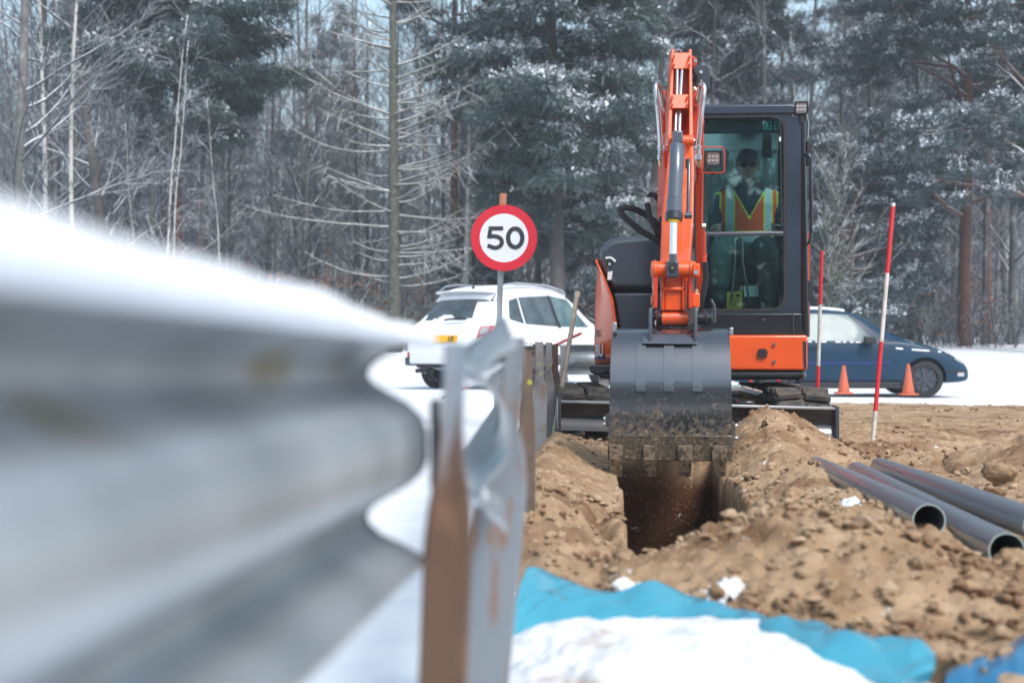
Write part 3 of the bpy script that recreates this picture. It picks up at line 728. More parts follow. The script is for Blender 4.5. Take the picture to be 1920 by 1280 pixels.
range_pole(b_, a, [(.24, 'pole_red'), (.55, 'pole_white'), (.21, 'pole_red')], .015, 'red and white ranging pole lying slanted against the guardrail beside the white car')
b = MB(); a, b_ = W(1083, 548, 11.3), W(1050, 748, 11.0); g = ext(a, b_, .0)
b.tube([g, a.lerp(b_, .06), a.lerp(b_, .03), a], [.02, .0185, .026, .024], 12)
tag(b.build('wooden_stake', 'wood_pole', None), 'pale round wooden stake with a knob top leaning beside the guardrail posts', 'stake')
def cone(px, py0, py1, D, label):
    base = W(px, py1, D); h = (py1-py0)/FPX*D; root = empty('traffic_cone', base, label, 'traffic cone', 'orange traffic cones beside the blue car')
    b = MB(); b.tube([(0, 0, .02), (0, 0, h*.5), (0, 0, h)], [.088, .055, .022], 20); b.build('body', 'cone', root, smooth=50)
    b = MB(); b.box((0, 0, .01), (.24, .24, .025)); b.build('foot', 'cone', root, bevel=.006)
cone(1582, 685, 738, 20.6, 'left orange traffic cone, beside the rear door of the blue car')
cone(1703, 682, 740, 20.2, 'right orange traffic cone, beside the front wheel of the blue car')

# ------------------------------------------------------------------ excavator
EX = empty('mini_excavator', (1.36, 11.3, 0.0), 'orange and black mini excavator with its bucket held over the trench', 'excavator', world=True)
SPLIT = {'bucket_pin', 'rear_pillar', 'hinge', 'boom_fork', 'mounting_ear', 'pipe_clamp', 'lower_wall', 'boot', 'exhaust', 'bumper_corner', 'travel_lever', 'paper_label', 'side_cutter', 'bolt', 'end_plate', 'console', 'corner_lug', 'boss', 'link_plate', 'boom_cheek', 'hydraulic_pipe', 'hose', 'hose_loop', 'roof_console', 'exit_sticker', 'led_chip', 'valve_fitting', 'lamp_bracket'}
def part(fn, name, m, parent=EX, **k):
    b = MB(); fn(b)
    if name not in SPLIT: return b.build(name, m, parent, **k)
    par = list(range(len(b.v)))
    def find(a):
        while par[a] != a: par[a] = par[par[a]]; a = par[a]
        return a
    for f in b.f:
        for q in f[1:]: par[find(q)] = find(f[0])
    groups = {}
    for f in b.f: groups.setdefault(find(f[0]), []).append(f)
    for fs in groups.values():
        c = MB(); ids = sorted({q for f in fs for q in f}); mp = {q: i for i, q in enumerate(ids)}
        c.add([b.v[q] for q in ids], [tuple(mp[q] for q in f) for f in fs]); o = c.build(name, m, parent, **k)
    return o
# tracks
def track(cx, y0, y1):
    rr = .175; wd = .40; zc_ = .19; path = []
    for a in np.linspace(-90, 90, 11): path.append((y1-rr+rr*math.cos(R(a)), zc_+rr*math.sin(R(a))))
    for a in np.linspace(90, 270, 11): path.append((y0+rr+rr*math.cos(R(a)), zc_+rr*math.sin(R(a))))
    def f(b):
        n = len(path); vs = [Vector((cx-wd/2, y, z)) for y, z in path]
        b.prism(vs, (wd, 0, 0))
    t = part(f, 'rubber_track', 'rubber', smooth=50, bevel=.02)
    # lugs, set along the belt
    P = [Vector((0, y, z)) for y, z in path]+[Vector((0, *path[0]))]
    L = [0]
    for i in range(len(P)-1): L.append(L[-1]+(P[i+1]-P[i]).length)
    b = MB(); s = 0; k = 0
    while s < L[-1]-.04:
        i = max(j for j in range(len(L)) if L[j] <= s); p = P[i].lerp(P[i+1], (s-L[i])/(L[i+1]-L[i])); t_ = (P[i+1]-P[i]).normalized(); nn = Vector((0, t_.z, -t_.y))
        c = p+nn*.012
        for sgn in (-1, 1):
            x0, x1 = (.012, wd/2-.005); sh = .05 if (k % 2) else .03
            vs = []
            for lay, gr_ in ((0, .038), (.042, .026)):
                for x, o_ in ((x0, 0), (x1, sh)):
                    for e in (-1, 1):
                        vs.append(Vector((cx+sgn*x, 0, 0))+Vector((0, c.y, c.z))+t_*(o_+e*gr_+(.03 if sgn > 0 else 0))+nn*lay)
            b.add(vs, [(0, 1, 3, 2), (4, 6, 7, 5), (0, 4, 5, 1), (2, 3, 7, 6), (0, 2, 6, 4), (1, 5, 7, 3)])
        s += .105; k += 1
    b.build('tread_lug', 'rubber', t, smooth=30, bevel=.007); bpy.data.objects[-1] if False else None
    return t
track(.55, 10.50, 12.55); track(2.165, 10.50, 12.55)
part(lambda b: (b.prism([(.75, 10.9, .12), (.75, 10.9, .30), (1.0, 10.9, .40), (1.75, 10.9, .42), (1.97, 10.9, .25), (1.97, 10.9, .12)], (0, 1.2, 0)), b.cyl((1.36, 11.5, .38), (1.36, 11.5, .56), .36, 32)), 'undercarriage', 'black_matte', bevel=.03)
part(lambda b: b.tube([(1.93, 10.8, .26), (1.86, 10.75, .36), (1.70, 10.7, .40), (1.3, 10.65, .40)], .05, 10), 'travel_motor_guard', 'black_gloss')
# blade
def bl(b):
    tl, tr_, br, bl_ = W(1048, 753, 10.2), W(1573, 766, 10.2), W(1573, 822, 10.2), W(1048, 806, 10.2)
    n = 8; vs = []
    for k in range(n+1):
        u = k/n; cu = .05*math.sin(u*math.pi)
        vs.append((tl.lerp(bl_, u)+Vector((0, cu, 0)), tr_.lerp(br, u)+Vector((0, cu, 0))))
    V = [v for p in vs for v in p]; V2 = [v+Vector((0, .02, 0)) for v in V]; m_ = len(V)
    fs = [(2*i, 2*i+1, 2*i+3, 2*i+2) for i in range(n)]+[(m_+2*i, m_+2*i+2, m_+2*i+3, m_+2*i+1) for i in range(n)]+[(0, m_, m_+1, 1), (2*n, 2*n+1, m_+2*n+1, m_+2*n)]
    b.add(V+V2, fs)
BLD = part(bl, 'dozer_blade', 'black_gloss', smooth=60)
part(lambda b: b.prism([W(1052, 750, 10.19), W(1569, 763.5, 10.19), W(1569, 768.5, 10.19), W(1052, 755, 10.19)], (0, .07, 0)), 'top_edge', 'galv', BLD, bevel=.004)
part(lambda b: (b.pp([(1046, 746), (1052, 746), (1052, 807), (1046, 807)], 10.18, .14), b.pp([(1567, 760), (1574, 762), (1574, 824), (1567, 822)], 10.18, .14)), 'end_plate', 'hood_gray', BLD, bevel=.004)
for s in (-.3, .3): part(lambda b: b.box((1.39+s, 10.6, .28), (.10, .7, .12)), 'blade_arm', 'black_gloss', BLD, bevel=.01)
# revolving frame
def slab(b, x0, x1, z0, z1, y0, y1): b.box(((x0+x1)/2, (y0+y1)/2, (z0+z1)/2), (x1-x0, y1-y0, z1-z0))
YB = 11.0
def outline_round(cx, cy, hx, y0, y1, z0, z1):   # rounded-rear deck outline
    pts = [(cx-hx, y0+.35), (cx-hx+.10, y0+.03), (cx-hx+.25, y0), (cx+hx-.04, y0), (cx+hx, y0+.05)]
    for a in np.linspace(0, 180, 17): pts.append((cx+hx*math.cos(R(a)), y1-hx*.75+hx*.75*math.sin(R(a))))
    return [Vector((x, y, z0)) for x, y in pts], (0, 0, z1-z0)
XC = (W(1115, 0, 11.3).x+W(1515, 0, 11.0).x)/2; HX = (W(1515, 0, 11.0).x-W(1115, 0, 11.3).x)/2
part(lambda b: b.prism(*outline_round(XC, 0, HX-.01, YB, YB+1.85, .475, .555)), 'deck_skirt', 'black_gloss', smooth=40, bevel=.03, bseg=3)
o = part(lambda b: b.pb(1290, 628, 1514, 694, 10.97, .7), 'front_cover', 'orange', bevel=.018, bseg=3)
def louv(b):
    c = W(1431.5, 661.5, 10.955)
    for dy, hw in ((-2, .030), (-.7, .038), (.7, .038), (2, .030)):
        b.box(c+Vector((0, 0, -dy*.0125)), (hw*2, .022, .012))
part(louv, 'vent', 'black_matte', o)
for y in (645, 677.5): part(lambda b: b.cyl(W(1453, y, 10.95), W(1453, y, 10.975), .012, 12), 'bolt', 'steel', o)
part(lambda b: b.pp([(1506, 640), (1512, 640), (1512, 690), (1508, 690)], 10.963, .02), 'side_mark', 'black_matte', o)
# left bodywork: hood, lower cover, orange flank
HD = 11.25
HOOD = part(lambda b: b.pp([(1124, 470), (1132, 456), (1144, 447), (1160, 443), (1216, 438.5), (1250, 438.5), (1250, 541), (1152, 541), (1138, 520), (1126, 492)], HD, 1.35), 'engine_hood', 'hood_gray', smooth=50, bevel=.05, bseg=5)
part(lambda b: b.pp([(1150, 548), (1250, 548), (1250, 664), (1170, 664), (1162, 620), (1156, 570)], HD+.03, 1.2), 'lower_cover', 'hood_gray', bevel=.02, bseg=3)
part(lambda b: b.pp([(1149, 537), (1250, 537), (1250, 552), (1152, 552)], HD+.09, 1.1), 'cover_gap', 'black_matte')
part(lambda b: b.cyl(W(1143, 494, HD-.012), W(1143, 494, HD+.05), .033, 20), 'fuel_filler_recess', 'black_matte', HOOD)
part(lambda b: b.cyl(W(1144.5, 494, HD-.018), W(1144.5, 494, HD), .012, 14), 'lock', 'steel', HOOD)
def arcl(b):
    c = W(1143, 494, HD-.012)
    pts = [c+Vector((.045*math.cos(a), 0, .045*math.sin(a))) for a in np.linspace(R(20), R(120), 9)]; pi = [c+Vector((.062*math.cos(a), 0, .062*math.sin(a))) for a in np.linspace(R(20), R(120), 9)]
    b.prism(pts+pi[::-1], (0, .03, 0))
part(arcl, 'sticker', 'label_white', HOOD)
part(lambda b: b.pp([(1141, 509), (1150, 507), (1148, 523), (1140, 524)], HD-.012, .03), 'sticker', 'label_white', HOOD)
# flank: facets turning back to the left
def flank(b):
    rows = [(486, 1123, 1122.6), (520, 1119, 1139), (560, 1116.5, 1155), (610, 1115, 1163), (650, 1115, 1169), (690, 1115, 1172)]
    cols = 9; vs = []
    for (y, xl, xr) in rows:
        for k in range(cols):
            u = k/(cols-1); D = HD-.02+.34*(1-u)**1.25
            vs.append(W(xr+(xl-xr)*(1-u), y, D))
        Pl = W(xl, y, HD+.32); vs.append(Pl+Vector((.05, .35, 0))); vs.append(Pl+Vector((.28, .85, 0)))
        vs.append(Pl+Vector((.5, .85, 0))); 
    c = cols+3; n = len(rows)
    fs = [(i*c+j, i*c+j+1, (i+1)*c+j+1, (i+1)*c+j) for i in range(n-1) for j in range(cols-1)]
    fs += [(i*c+c-1 if j == cols+1 else i*c+j+1, i*c+j, (i+1)*c+j, (i+1)*c+j+1) for i in range(n-1) for j in (cols, cols+1)]
    fs += [((i)*c, (i+1)*c, (i+1)*c+cols, (i)*c+cols) for i in range(n-1)]
    b.add(vs, fs)
FL = part(flank, 'flank_panel', 'orange', smooth=60)
s_ = FL.modifiers.new('solid', 'SOLIDIFY'); s_.thickness = .012; s_.offset = 1
FBV = BVHTree.FromPolygons([v.co[:] for v in FL.data.vertices], [p.vertices[:] for p in FL.data.polygons])
def text_mesh(txt, size, bold=.0):
    cu = bpy.data.curves.new('t', 'FONT'); cu.body = txt; cu.size = size; cu.offset = bold; cu.resolution_u = 4
    ob = bpy.data.objects.new('t', cu); COL.objects.link(ob); bpy.context.view_layer.update()
    me = bpy.data.meshes.new_from_object(ob.evaluated_get(bpy.context.evaluated_depsgraph_get()))
    bpy.data.objects.remove(ob); return me
def letters(txt, x0, x1, y0, y1, m, name, D=HD-.1, parent=FL, bvh=FBV, bold=.03, off=.02):
    me = text_mesh(txt, 1, bold); v = np.array([q.co[:] for q in me.vertices]); mn, mx = v.min(0), v.max(0)
    out = []
    for q in v:
        px = x0+(q[0]-mn[0])/(mx[0]-mn[0])*(x1-x0); py = y1+(q[1]-mn[1])/(mx[1]-mn[1])*(y0-y1)
        d = (W(px, py, D)-cam.location).normalized(); h = bvh.ray_cast(cam.location, d)[0] if bvh else None
        if h is None: h = W(px, py, D+.08)
        out.append(h-d*off)
    m2 = bpy.data.meshes.new(name); m2.from_pydata(out, [], [p.vertices[:] for p in me.polygons]); m2.materials.append(MATS[m])
    return link(name, m2, parent, smooth=0)
letters('IS', 1118.5, 1125.5, 618, 631, 'sign_black', 'lettering', off=.022)
letters('BU', 1118, 1134, 645, 669, 'label_white', 'lettering', off=.026)
def tri(b):
    b.prism([cam.location+(W(x, y, 11.3)-cam.location).normalized()*((FBV.ray_cast(cam.location, (W(x, y, 11.3)-cam.location).normalized())[0] or W(x, y, 11.3))-cam.location).length*.9984 for x, y in ((1117, 673.5), (1139.5, 673.5), (1129, 660))], (0, .01, 0))
part(tri, 'emblem', 'navy', FL)
part(lambda b: b.pp([(1113, 688), (1118, 684), (1172, 684), (1172, 703), (1122, 703), (1114, 697)], HD-.06, .9), 'flank_bumper', 'black_gloss', bevel=.02, bseg=3)

# cab ---------------------------------------------------------------
CD = 11.05; DEP = 1.25
def rrect(x0, y0, x1, y1, r, D, n=6, rl=None):
    out = []
    for cx, cy, a0, rr in ((x1, y0, -90, r), (x1, y1, 0, r), (x0, y1, 90, rl or r), (x0, y0, 180, rl or r)):
        ccx = cx-rr if cx == x1 else cx+rr; ccy = cy+rr if cy == y0 else cy-rr
        for k in range(n+1):
            a = R(a0+90*k/n); out.append(W(ccx+rr*math.cos(a), ccy+rr*math.sin(a), D))
    return out
CAB = part(lambda b: b.ring(rrect(1241, 196, 1500, 628, 16, CD), rrect(1258, 219, 1470, 580, 26, CD), (0, .09, 0)), 'cab', 'cab_blue', smooth=40, bevel=.006, bseg=3)
part(lambda b: b.ring(rrect(1255, 215, 1474, 584, 29, CD-.006), rrect(1260, 220.5, 1468.5, 578.5, 25, CD-.006), (0, .03, 0)), 'windscreen_seal', 'black_matte', CAB, smooth=40)
part(lambda b: b.prism(rrect(1257, 218, 1471, 581, 26, CD+.018), (0, .004, 0)), 'windscreen', 'windscreen', CAB, smooth=0)
part(lambda b: b.pb(1258, 434, 1471, 442, CD-.004, .04), 'window_bar', 'hood_gray', CAB, bevel=.004)
part(lambda b: b.pb(1262, 436, 1468, 438, CD-.008, .01), 'bar_highlight_strip', 'steel', CAB)
part(lambda b: b.pb(1300, 588, 1502, 627, CD-.02, .05), 'lower_front_panel', 'black_gloss', CAB, bevel=.006)
part(lambda b: (b.pb(1425, 589, 1488, 591, CD-.03, .015), b.pb(1486, 589, 1488, 626, CD-.03, .015)), 'panel_rim', 'hood_gray', CAB)
part(lambda b: b.cyl(W(1432, 599, CD-.035), W(1432, 599, CD), .009, 10), 'bolt', 'steel', CAB)
def cabx(px): return W(px, 0, CD).x
xl, xr = cabx(1242), cabx(1510)
part(lambda b: b.prism([W(1242, 197, CD-.02), W(1485, 197, CD-.02), W(1500, 203, CD-.02), W(1502, 214, CD-.02), W(1242, 214, CD-.02)], (0, DEP+.04, 0)), 'roof', 'cab_blue', CAB, bevel=.012, bseg=3)
part(lambda b: b.tube([W(1501, 210, CD+.03), W(1503, 400, CD+.03), W(1507, 632, CD+.03)], [.030, .034, .036], 16), 'corner_pillar', 'black_gloss', CAB)
part(lambda b: (b.box((xl+.03, CD+DEP, 1.68), (.07, .08, 1.75)), b.box((xr-.06, CD+DEP, 1.68), (.08, .08, 1.75)), b.box((xr-.03, CD+.62, 1.68), (.03, .06, 1.7))), 'rear_pillar', 'black_gloss', CAB, bevel=.01)
part(lambda b: (b.box(((xl+xr)/2, CD+DEP, 1.15), (xr-xl-.1, .05, .62)), b.box((xr-.035, CD+DEP/2, 1.02), (.04, DEP-.1, .42)), b.box((xl+.03, CD+DEP/2, 1.08), (.04, DEP-.1, .6))), 'lower_wall', 'black_gloss', CAB, bevel=.006)
part(lambda b: b.box(((xl+xr)/2, CD+DEP/2, .84), (xr-xl, DEP, .05)), 'floor', 'black_matte', CAB)
part(lambda b: b.box((xr-.028, CD+DEP/2+.02, 1.9), (.005, DEP-.12, 1.25)), 'door_glass', 'side_glass', CAB, smooth=0)
part(lambda b: b.box(((xl+xr)/2, CD+DEP-.002, 1.98), (xr-xl-.12, .005, 1.05)), 'rear_glass', 'side_glass', CAB, smooth=0)
part(lambda b: b.box((xl+.03, CD+DEP/2, 1.98), (.005, DEP-.12, 1.1)), 'left_glass', 'side_glass', CAB, smooth=0)
part(lambda b: b.box(((xl+xr)/2, CD+.65, 2.46), (xr-xl-.14, DEP-.25, .10)), 'headliner', 'hood_gray', CAB, bevel=.02)
part(lambda b: (b.pb(1356, 235, 1384, 255, CD+.3, .03), b.pb(1415, 265, 1432, 296, CD+.7, .06)), 'roof_console', 'black_matte', CAB, bevel=.008)
part(lambda b: b.tube([W(1509, 293, CD-.02), W(1512, 290, CD-.05), W(1516, 292, CD-.06), W(1519, 298, CD-.06), W(1520, 380, CD-.06), W(1520, 440, CD-.06), W(1517, 455, CD-.06), W(1509, 461, CD-.03)], .0125, 10), 'hand_rail', 'black_gloss', CAB, smooth=60)
part(lambda b: (b.pb(1511, 266, 1520, 312, CD+.02, .05), b.pb(1511, 527, 1522, 565, CD+.02, .05)), 'hinge', 'black_matte', CAB, bevel=.004)
part(lambda b: b.pb(1511, 440, 1515, 628, CD+.08, .3), 'door_edge', 'red_orange', CAB)
def lamp(px0, py0, px1, py1, D, parent):
    L = part(lambda b: b.prism(rrect(px0, py0, px1, py1, 4, D), (0, .05, 0)), 'work_light', 'black_matte', parent, bevel=.004)
    def rim(b): b.ring(rrect(px0, py0, px1, py1, 4, D-.006), rrect(px0+2.2, py0+2.2, px1-2.2, py1-2.2, 3, D-.006), (0, .02, 0))
    part(rim, 'rim', 'black_gloss', L)
    part(lambda b: b.prism(rrect(px0+2, py0+2, px1-2, py1-2, 3, D-.003), (0, .008, 0)), 'lens', 'led', L)
    def dots(b):
        for i in range(3):
            for j in range(2):
                x = px0+(px1-px0)*(.26+.24*i); y = py0+(py1-py0)*(.36+.28*j); b.pb(x-2, y-2, x+2, y+2, D-.005, .004)
    part(dots, 'led_chip', 'lamp_clear', L); return L
lamp(1489, 192, 1514, 216, CD-.02, CAB)
part(lambda b: (b.tube([W(1500, 216, CD), W(1500, 232, CD)], .014, 8), b.pb(1495, 216, 1509, 230, CD+.01, .03)), 'lamp_bracket', 'black_matte', CAB)
part(lambda b: (b.tube([W(1510, 216, CD), W(1514, 232, CD), W(1513, 262, CD)], .006, 6), b.tube([W(1490, 206, CD), W(1484, 210, CD), W(1485, 219, CD), W(1494, 222, CD)], .004, 6)), 'cable', 'steel', CAB)
# wiper
def wip(b):
    b.tube([W(1462, 230, CD-.012), W(1463.5, 330, CD-.016), W(1465, 416, CD-.02)], .006, 6); b.cyl(W(1465, 413, CD-.03), W(1465, 413, CD+.01), .018, 12)
part(wip, 'wiper', 'black_matte', CAB)
part(lambda b: b.pb(1460.5, 258, 1464, 266, CD-.024, .01), 'wiper_clip', 'label_white', CAB)
def egl(b):
    for x0 in (1430, 1451):
        b.ring([W(x0, 229, CD+.03), W(x0+15, 229, CD+.03), W(x0+15, 244, CD+.03), W(x0, 244, CD+.03)], [W(x0+1.5, 230.5, CD+.03), W(x0+13.5, 230.5, CD+.03), W(x0+13.5, 242.5, CD+.03), W(x0+1.5, 242.5, CD+.03)], (0, .003, 0))
        b.pp([(x0+4, 232), (x0+7, 231), (x0+11, 236), (x0+7, 240), (x0+3, 242), (x0+6, 236)], CD+.03, .003)
part(egl, 'exit_sticker', 'label_green', CAB)
# interior
SEAT = part(lambda b: (b.box((W(1387, 0, 12).x, CD+.86, 1.32), (.5, .52, .14)), b.box((W(1387, 0, 12).x, CD+1.10, 1.72), (.46, .12, .75)), b.box((W(1387, 0, 12).x, CD+.86, 1.08), (.42, .46, .38))), 'seat', 'seat', CAB, bevel=.04, bseg=3)
part(lambda b: (b.box((W(1318, 0, 11.6).x, CD+.62, 1.32), (.12, .5, .3)), b.box((W(1456, 0, 11.6).x, CD+.62, 1.32), (.12, .5, .3))), 'console', 'seat', CAB, bevel=.03)
for px in (1326, 1450):
    part(lambda b: (b.tube([W(px, 470, CD+.42), W(px, 425, CD+.40)], [.03, .016], 10), b.tube([W(px, 428, CD+.40), W(px, 400, CD+.385)], [.024, .028], 10)), 'joystick', 'black_matte', CAB, smooth=50)
def gaiter(b):
    for k in range(7):
        p = W(1452, 465-k*6, CD+.36); b.cyl(p, p+Vector((0, 0, .014)), .055-.002*(k % 2)*6, 14)
part(gaiter, 'gaiter', 'black_matte', CAB)
part(lambda b: (b.tube([W(1374, 446, CD+.18), W(1374, 490, CD+.2), W(1365, 566, CD+.28)], .009, 8), b.tube([W(1388, 446, CD+.18), W(1388, 490, CD+.2), W(1399, 566, CD+.28)], .009, 8)), 'travel_lever', 'steel', CAB)
part(lambda b: (b.pb(1356, 547, 1384, 578, CD+.35, .01),), 'warning_label', 'label_yellow', CAB)
part(lambda b: (b.pb(1388, 536, 1416, 556, CD+.34, .01), b.pb(1423, 567, 1444, 579, CD+.2, .01)), 'paper_label', 'label_white', CAB)
def plines(b):
    b.pp([(1361, 556), (1366, 549), (1371, 556)], CD+.345, .004); b.pb(1373, 551, 1380, 557, CD+.345, .004)
    for y in (561, 565, 569, 573): b.pb(1359, y, 1378, y+1.2, CD+.345, .004)
part(plines, 'printed_lines', 'black_matte', CAB)

# the revolving body stands a few degrees off the line of sight
PIV = W(1375, 650, 11.05)
MROT = Matrix.Translation(PIV) @ Matrix.Rotation(R(-5), 4, 'Z') @ Matrix.Translation(-PIV)
for o in [c for c in bpy.data.objects if c.parent == EX and c.name.split('.')[0] in ('cab', 'front_cover', 'deck_skirt', 'engine_hood', 'lower_cover', 'cover_gap', 'flank_panel', 'flank_bumper')]:
    k_ = o.name.split('.')[0]; dx = -.045 if k_.startswith('flank') else (-.02 if k_ in ('engine_hood', 'lower_cover') else 0)
    o.matrix_basis = Matrix.Translation(-EX.location) @ MROT @ Matrix.Translation((dx, 0, 0))
# boom ---------------------------------------------------------------
lat = Vector((math.cos(R(7.5)), -math.sin(R(7.5)), 0)); fw = Vector((-math.sin(R(7.5)), -math.cos(R(7.5)), 0))
def beam_poly(b, spec):    # spec: list of (centre_px, py, D, half width m, half thickness m) -> box-section path
    n = len(spec); C_ = [W(a, c, d) for a, c, d, *_ in spec]; vs = []
    for i, (a, c, d, hw, ht) in enumerate(spec):
        t = (C_[min(i+1, n-1)]-C_[max(i-1, 0)]).normalized(); nn = lat.cross(t).normalized()
        for u, v in ((-1, -1), (1, -1), (1, 1), (-1, 1)): vs.append(C_[i]+lat*hw*u+nn*ht*v)
    fs = [(i*4+j, i*4+(j+1) % 4, (i+1)*4+(j+1) % 4, (i+1)*4+j) for i in range(n-1) for j in range(4)]+[(3, 2, 1, 0), tuple(range(4*n-4, 4*n))]
    b.add(vs, fs)
BOOM = part(lambda b: beam_poly(b, [(1288, 600, 10.85, .10, .14), (1286, 480, 10.75, .11, .16), (1284, 330, 10.35, .115, .17), (1281, 235, 9.75, .115, .17), (1280, 225, 9.1, .11, .14)]), 'boom', 'red_orange', bevel=.012)
part(lambda b: (b.prism([W(1242, 170, 9.15), W(1247, 168, 9.15), W(1250, 225, 9.15), W(1250, 400, 9.3), W(1243, 400, 9.3), W(1244, 260, 9.2)], (0, .35, 0)), b.prism([W(1300, 170, 9.15), W(1308, 168, 9.15), W(1311, 260, 9.2), W(1313, 340, 9.4), (W(1306, 340, 9.4))], (0, .35, 0))), 'boom_cheek', 'red_orange', BOOM, bevel=.006)
part(lambda b: (b.tube([W(1240, 232, 9.2), W(1318, 232, 9.2)], .062, 20), b.tube([W(1238, 195, 9.3), W(1312, 195, 9.3)], .03, 16)), 'pivot_pin', 'red_orange', BOOM, smooth=50, bevel=.004)
part(lambda b: b.prism([W(1303, 300, 9.9), W(1317, 300, 9.9), W(1318, 500, 10.3), W(1316, 600, 10.5), W(1304, 600, 10.5)], (0, .25, 0)), 'boom_side_plate', 'red_orange', BOOM, bevel=.006)
part(lambda b: b.tube([W(1294, 300, 9.9), W(1296, 420, 10.1), W(1297, 560, 10.3)], .035, 12), 'hydraulic_line', 'black_matte', BOOM)
part(lambda b: (b.tube([W(1317, 200, 9.8), W(1316, 330, 9.9), W(1315, 420, 10.0), W(1321, 440, 10.0), W(1321, 484, 10.05)], .011, 8), b.cyl(W(1321, 476, 10.05), W(1320, 492, 10.05), .018, 10)), 'hydraulic_pipe', 'red_orange', BOOM, smooth=50)
part(lambda b: b.tube([W(1321, 490, 10.05), W(1324, 520, 10.1), W(1318, 555, 10.1), W(1309, 590, 10.2)], .022, 10), 'hose', 'black_matte', BOOM, smooth=60)
part(lambda b: b.cyl(W(1316, 424, 9.97), W(1323, 424, 9.97), .02, 8), 'fitting', 'brass', BOOM)
part(lambda b: (b.box(W(1280, 600, 10.75), (.22, .3, .36)), b.cyl(W(1280, 640, 10.8), W(1280, 540, 10.8), .10, 20)), 'swing_post', 'black_gloss', BOOM, bevel=.02)
part(lambda b: (b.tube([W(1285, 600, 10.4), W(1284, 470, 10.1)], .07, 20), b.tube([W(1284, 480, 10.12), W(1283, 300, 9.75)], .04, 16)), 'boom_cylinder', 'cyl_gray', BOOM, smooth=50)
# lamp in its orange guard, on the boom's right side
GD = 9.7
L = lamp(1323, 283, 1352, 311, GD, BOOM)
part(lambda b: b.tube(rrect(1315, 276, 1358, 324, 5, GD-.02)+[rrect(1315, 276, 1358, 324, 5, GD-.02)[0]], .0045, 6), 'lamp_guard', 'red_orange', L, smooth=60)
part(lambda b: (b.tube([W(1314, 318, GD), W(1326, 320, GD), W(1334, 312, GD)], .007, 6), b.pb(1333, 321, 1340, 328, GD-.01, .03)), 'lamp_bracket', 'black_matte', L)
# rubber hoses looping out on the left
part(lambda b: (b.tube([W(x, y, D) for x, y, D in ((1246, 462, 10.2), (1225, 446, 10.1), (1200, 432, 10.05), (1178, 414, 10), (1163, 400, 10), (1162, 392, 10), (1172, 389, 10), (1190, 392, 10.02), (1210, 402, 10.1), (1232, 420, 10.15), (1247, 440, 10.2))], .023, 10),
                b.tube([W(x, y, D) for x, y, D in ((1246, 455, 10.2), (1232, 436, 10.1), (1220, 412, 10), (1214, 388, 10), (1215, 372, 10), (1220, 364, 10), (1228, 366, 10), (1238, 378, 10.05), (1246, 396, 10.1), (1252, 420, 10.2))], .020, 10)), 'hose_loop', 'black_matte', BOOM, smooth=70)
part(lambda b: b.tube([W(1214.6, 380, 9.99), W(1215, 371, 9.99)], .0235, 10), 'hose_tag', 'label_white', BOOM)
part(lambda b: (b.tube([W(1246, 410, 10.25), W(1240, 440, 10.2), W(1246, 470, 10.2), W(1244, 500, 10.3)], .024, 10), b.tube([W(1252, 460, 10.3), W(1243, 490, 10.4), W(1240, 530, 10.5)], .02, 10)), 'hose', 'black_matte', BOOM, smooth=70)

# arm ---------------------------------------------------------------
AD = 8.62
ARM = part(lambda b: beam_poly(b, [(1279, 262, 8.78, .070, .055), (1276, 330, 8.72, .083, .09), (1271, 420, 8.62, .094, .11), (1266, 505, 8.52, .088, .10), (1264, 560, 8.45, .072, .07), (1262, 598, 8.42, .060, .05)]), 'arm', 'orange', bevel=.008, bseg=3)
def cheek(b, xs_):
    b.prism([W(xs_[0], 92, 8.75), W(xs_[1], 92, 8.75), W(xs_[3], 270, 8.55), W(xs_[2], 270, 8.55)], (0, .16, 0))
part(lambda b: cheek(b, (1259.5, 1264.5, 1251.5, 1258.5)), 'side_plate', 'orange', ARM, bevel=.003)
part(lambda b: cheek(b, (1292.5, 1297, 1292.5, 1300)), 'side_plate', 'orange', ARM, bevel=.003)
part(lambda b: b.prism([W(1262, 99, 8.78), W(1295, 99, 8.78), W(1294, 262, 8.76), W(1256, 262, 8.72)], (0, .03, 0)), 'back_plate', 'red_orange', ARM)
part(lambda b: b.prism([W(1263, 99, 8.735), W(1294, 99, 8.735), W(1293.5, 129, 8.70), W(1261.5, 129, 8.70)], (0, .03, 0)), 'top_cross_plate', 'orange', ARM, bevel=.003)
part(lambda b: b.prism([W(1259, 177, 8.64), W(1291, 177, 8.64), W(1290.5, 203, 8.61), W(1258, 203, 8.61)], (0, .03, 0)), 'cross_plate', 'orange', ARM, bevel=.003)
def bolts(b):
    for x, y in ((1263.5, 106), (1263.5, 122), (1293, 106), (1293, 122), (1260.5, 183), (1260, 197), (1289, 183), (1288.5, 197)): b.cyl(W(x, y, 8.60), W(x, y, 8.72), .008, 8)
part(bolts, 'bolt', 'red_orange', ARM)
part(lambda b: (b.tube([W(1270, 122, 8.72), W(1269, 180, 8.69), W(1266, 250, 8.62)], .0105, 10), b.tube([W(1279.5, 122, 8.72), W(1276, 180, 8.69), W(1274.5, 250, 8.62)], .0105, 10)), 'hydraulic_pipe', 'steel', ARM, smooth=60)
part(lambda b: b.tube([W(1272+6*math.cos(t), 98-5*math.sin(t), 8.75) for t in np.linspace(0, math.pi, 9)], .005, 6), 'lifting_eye', 'steel', ARM)
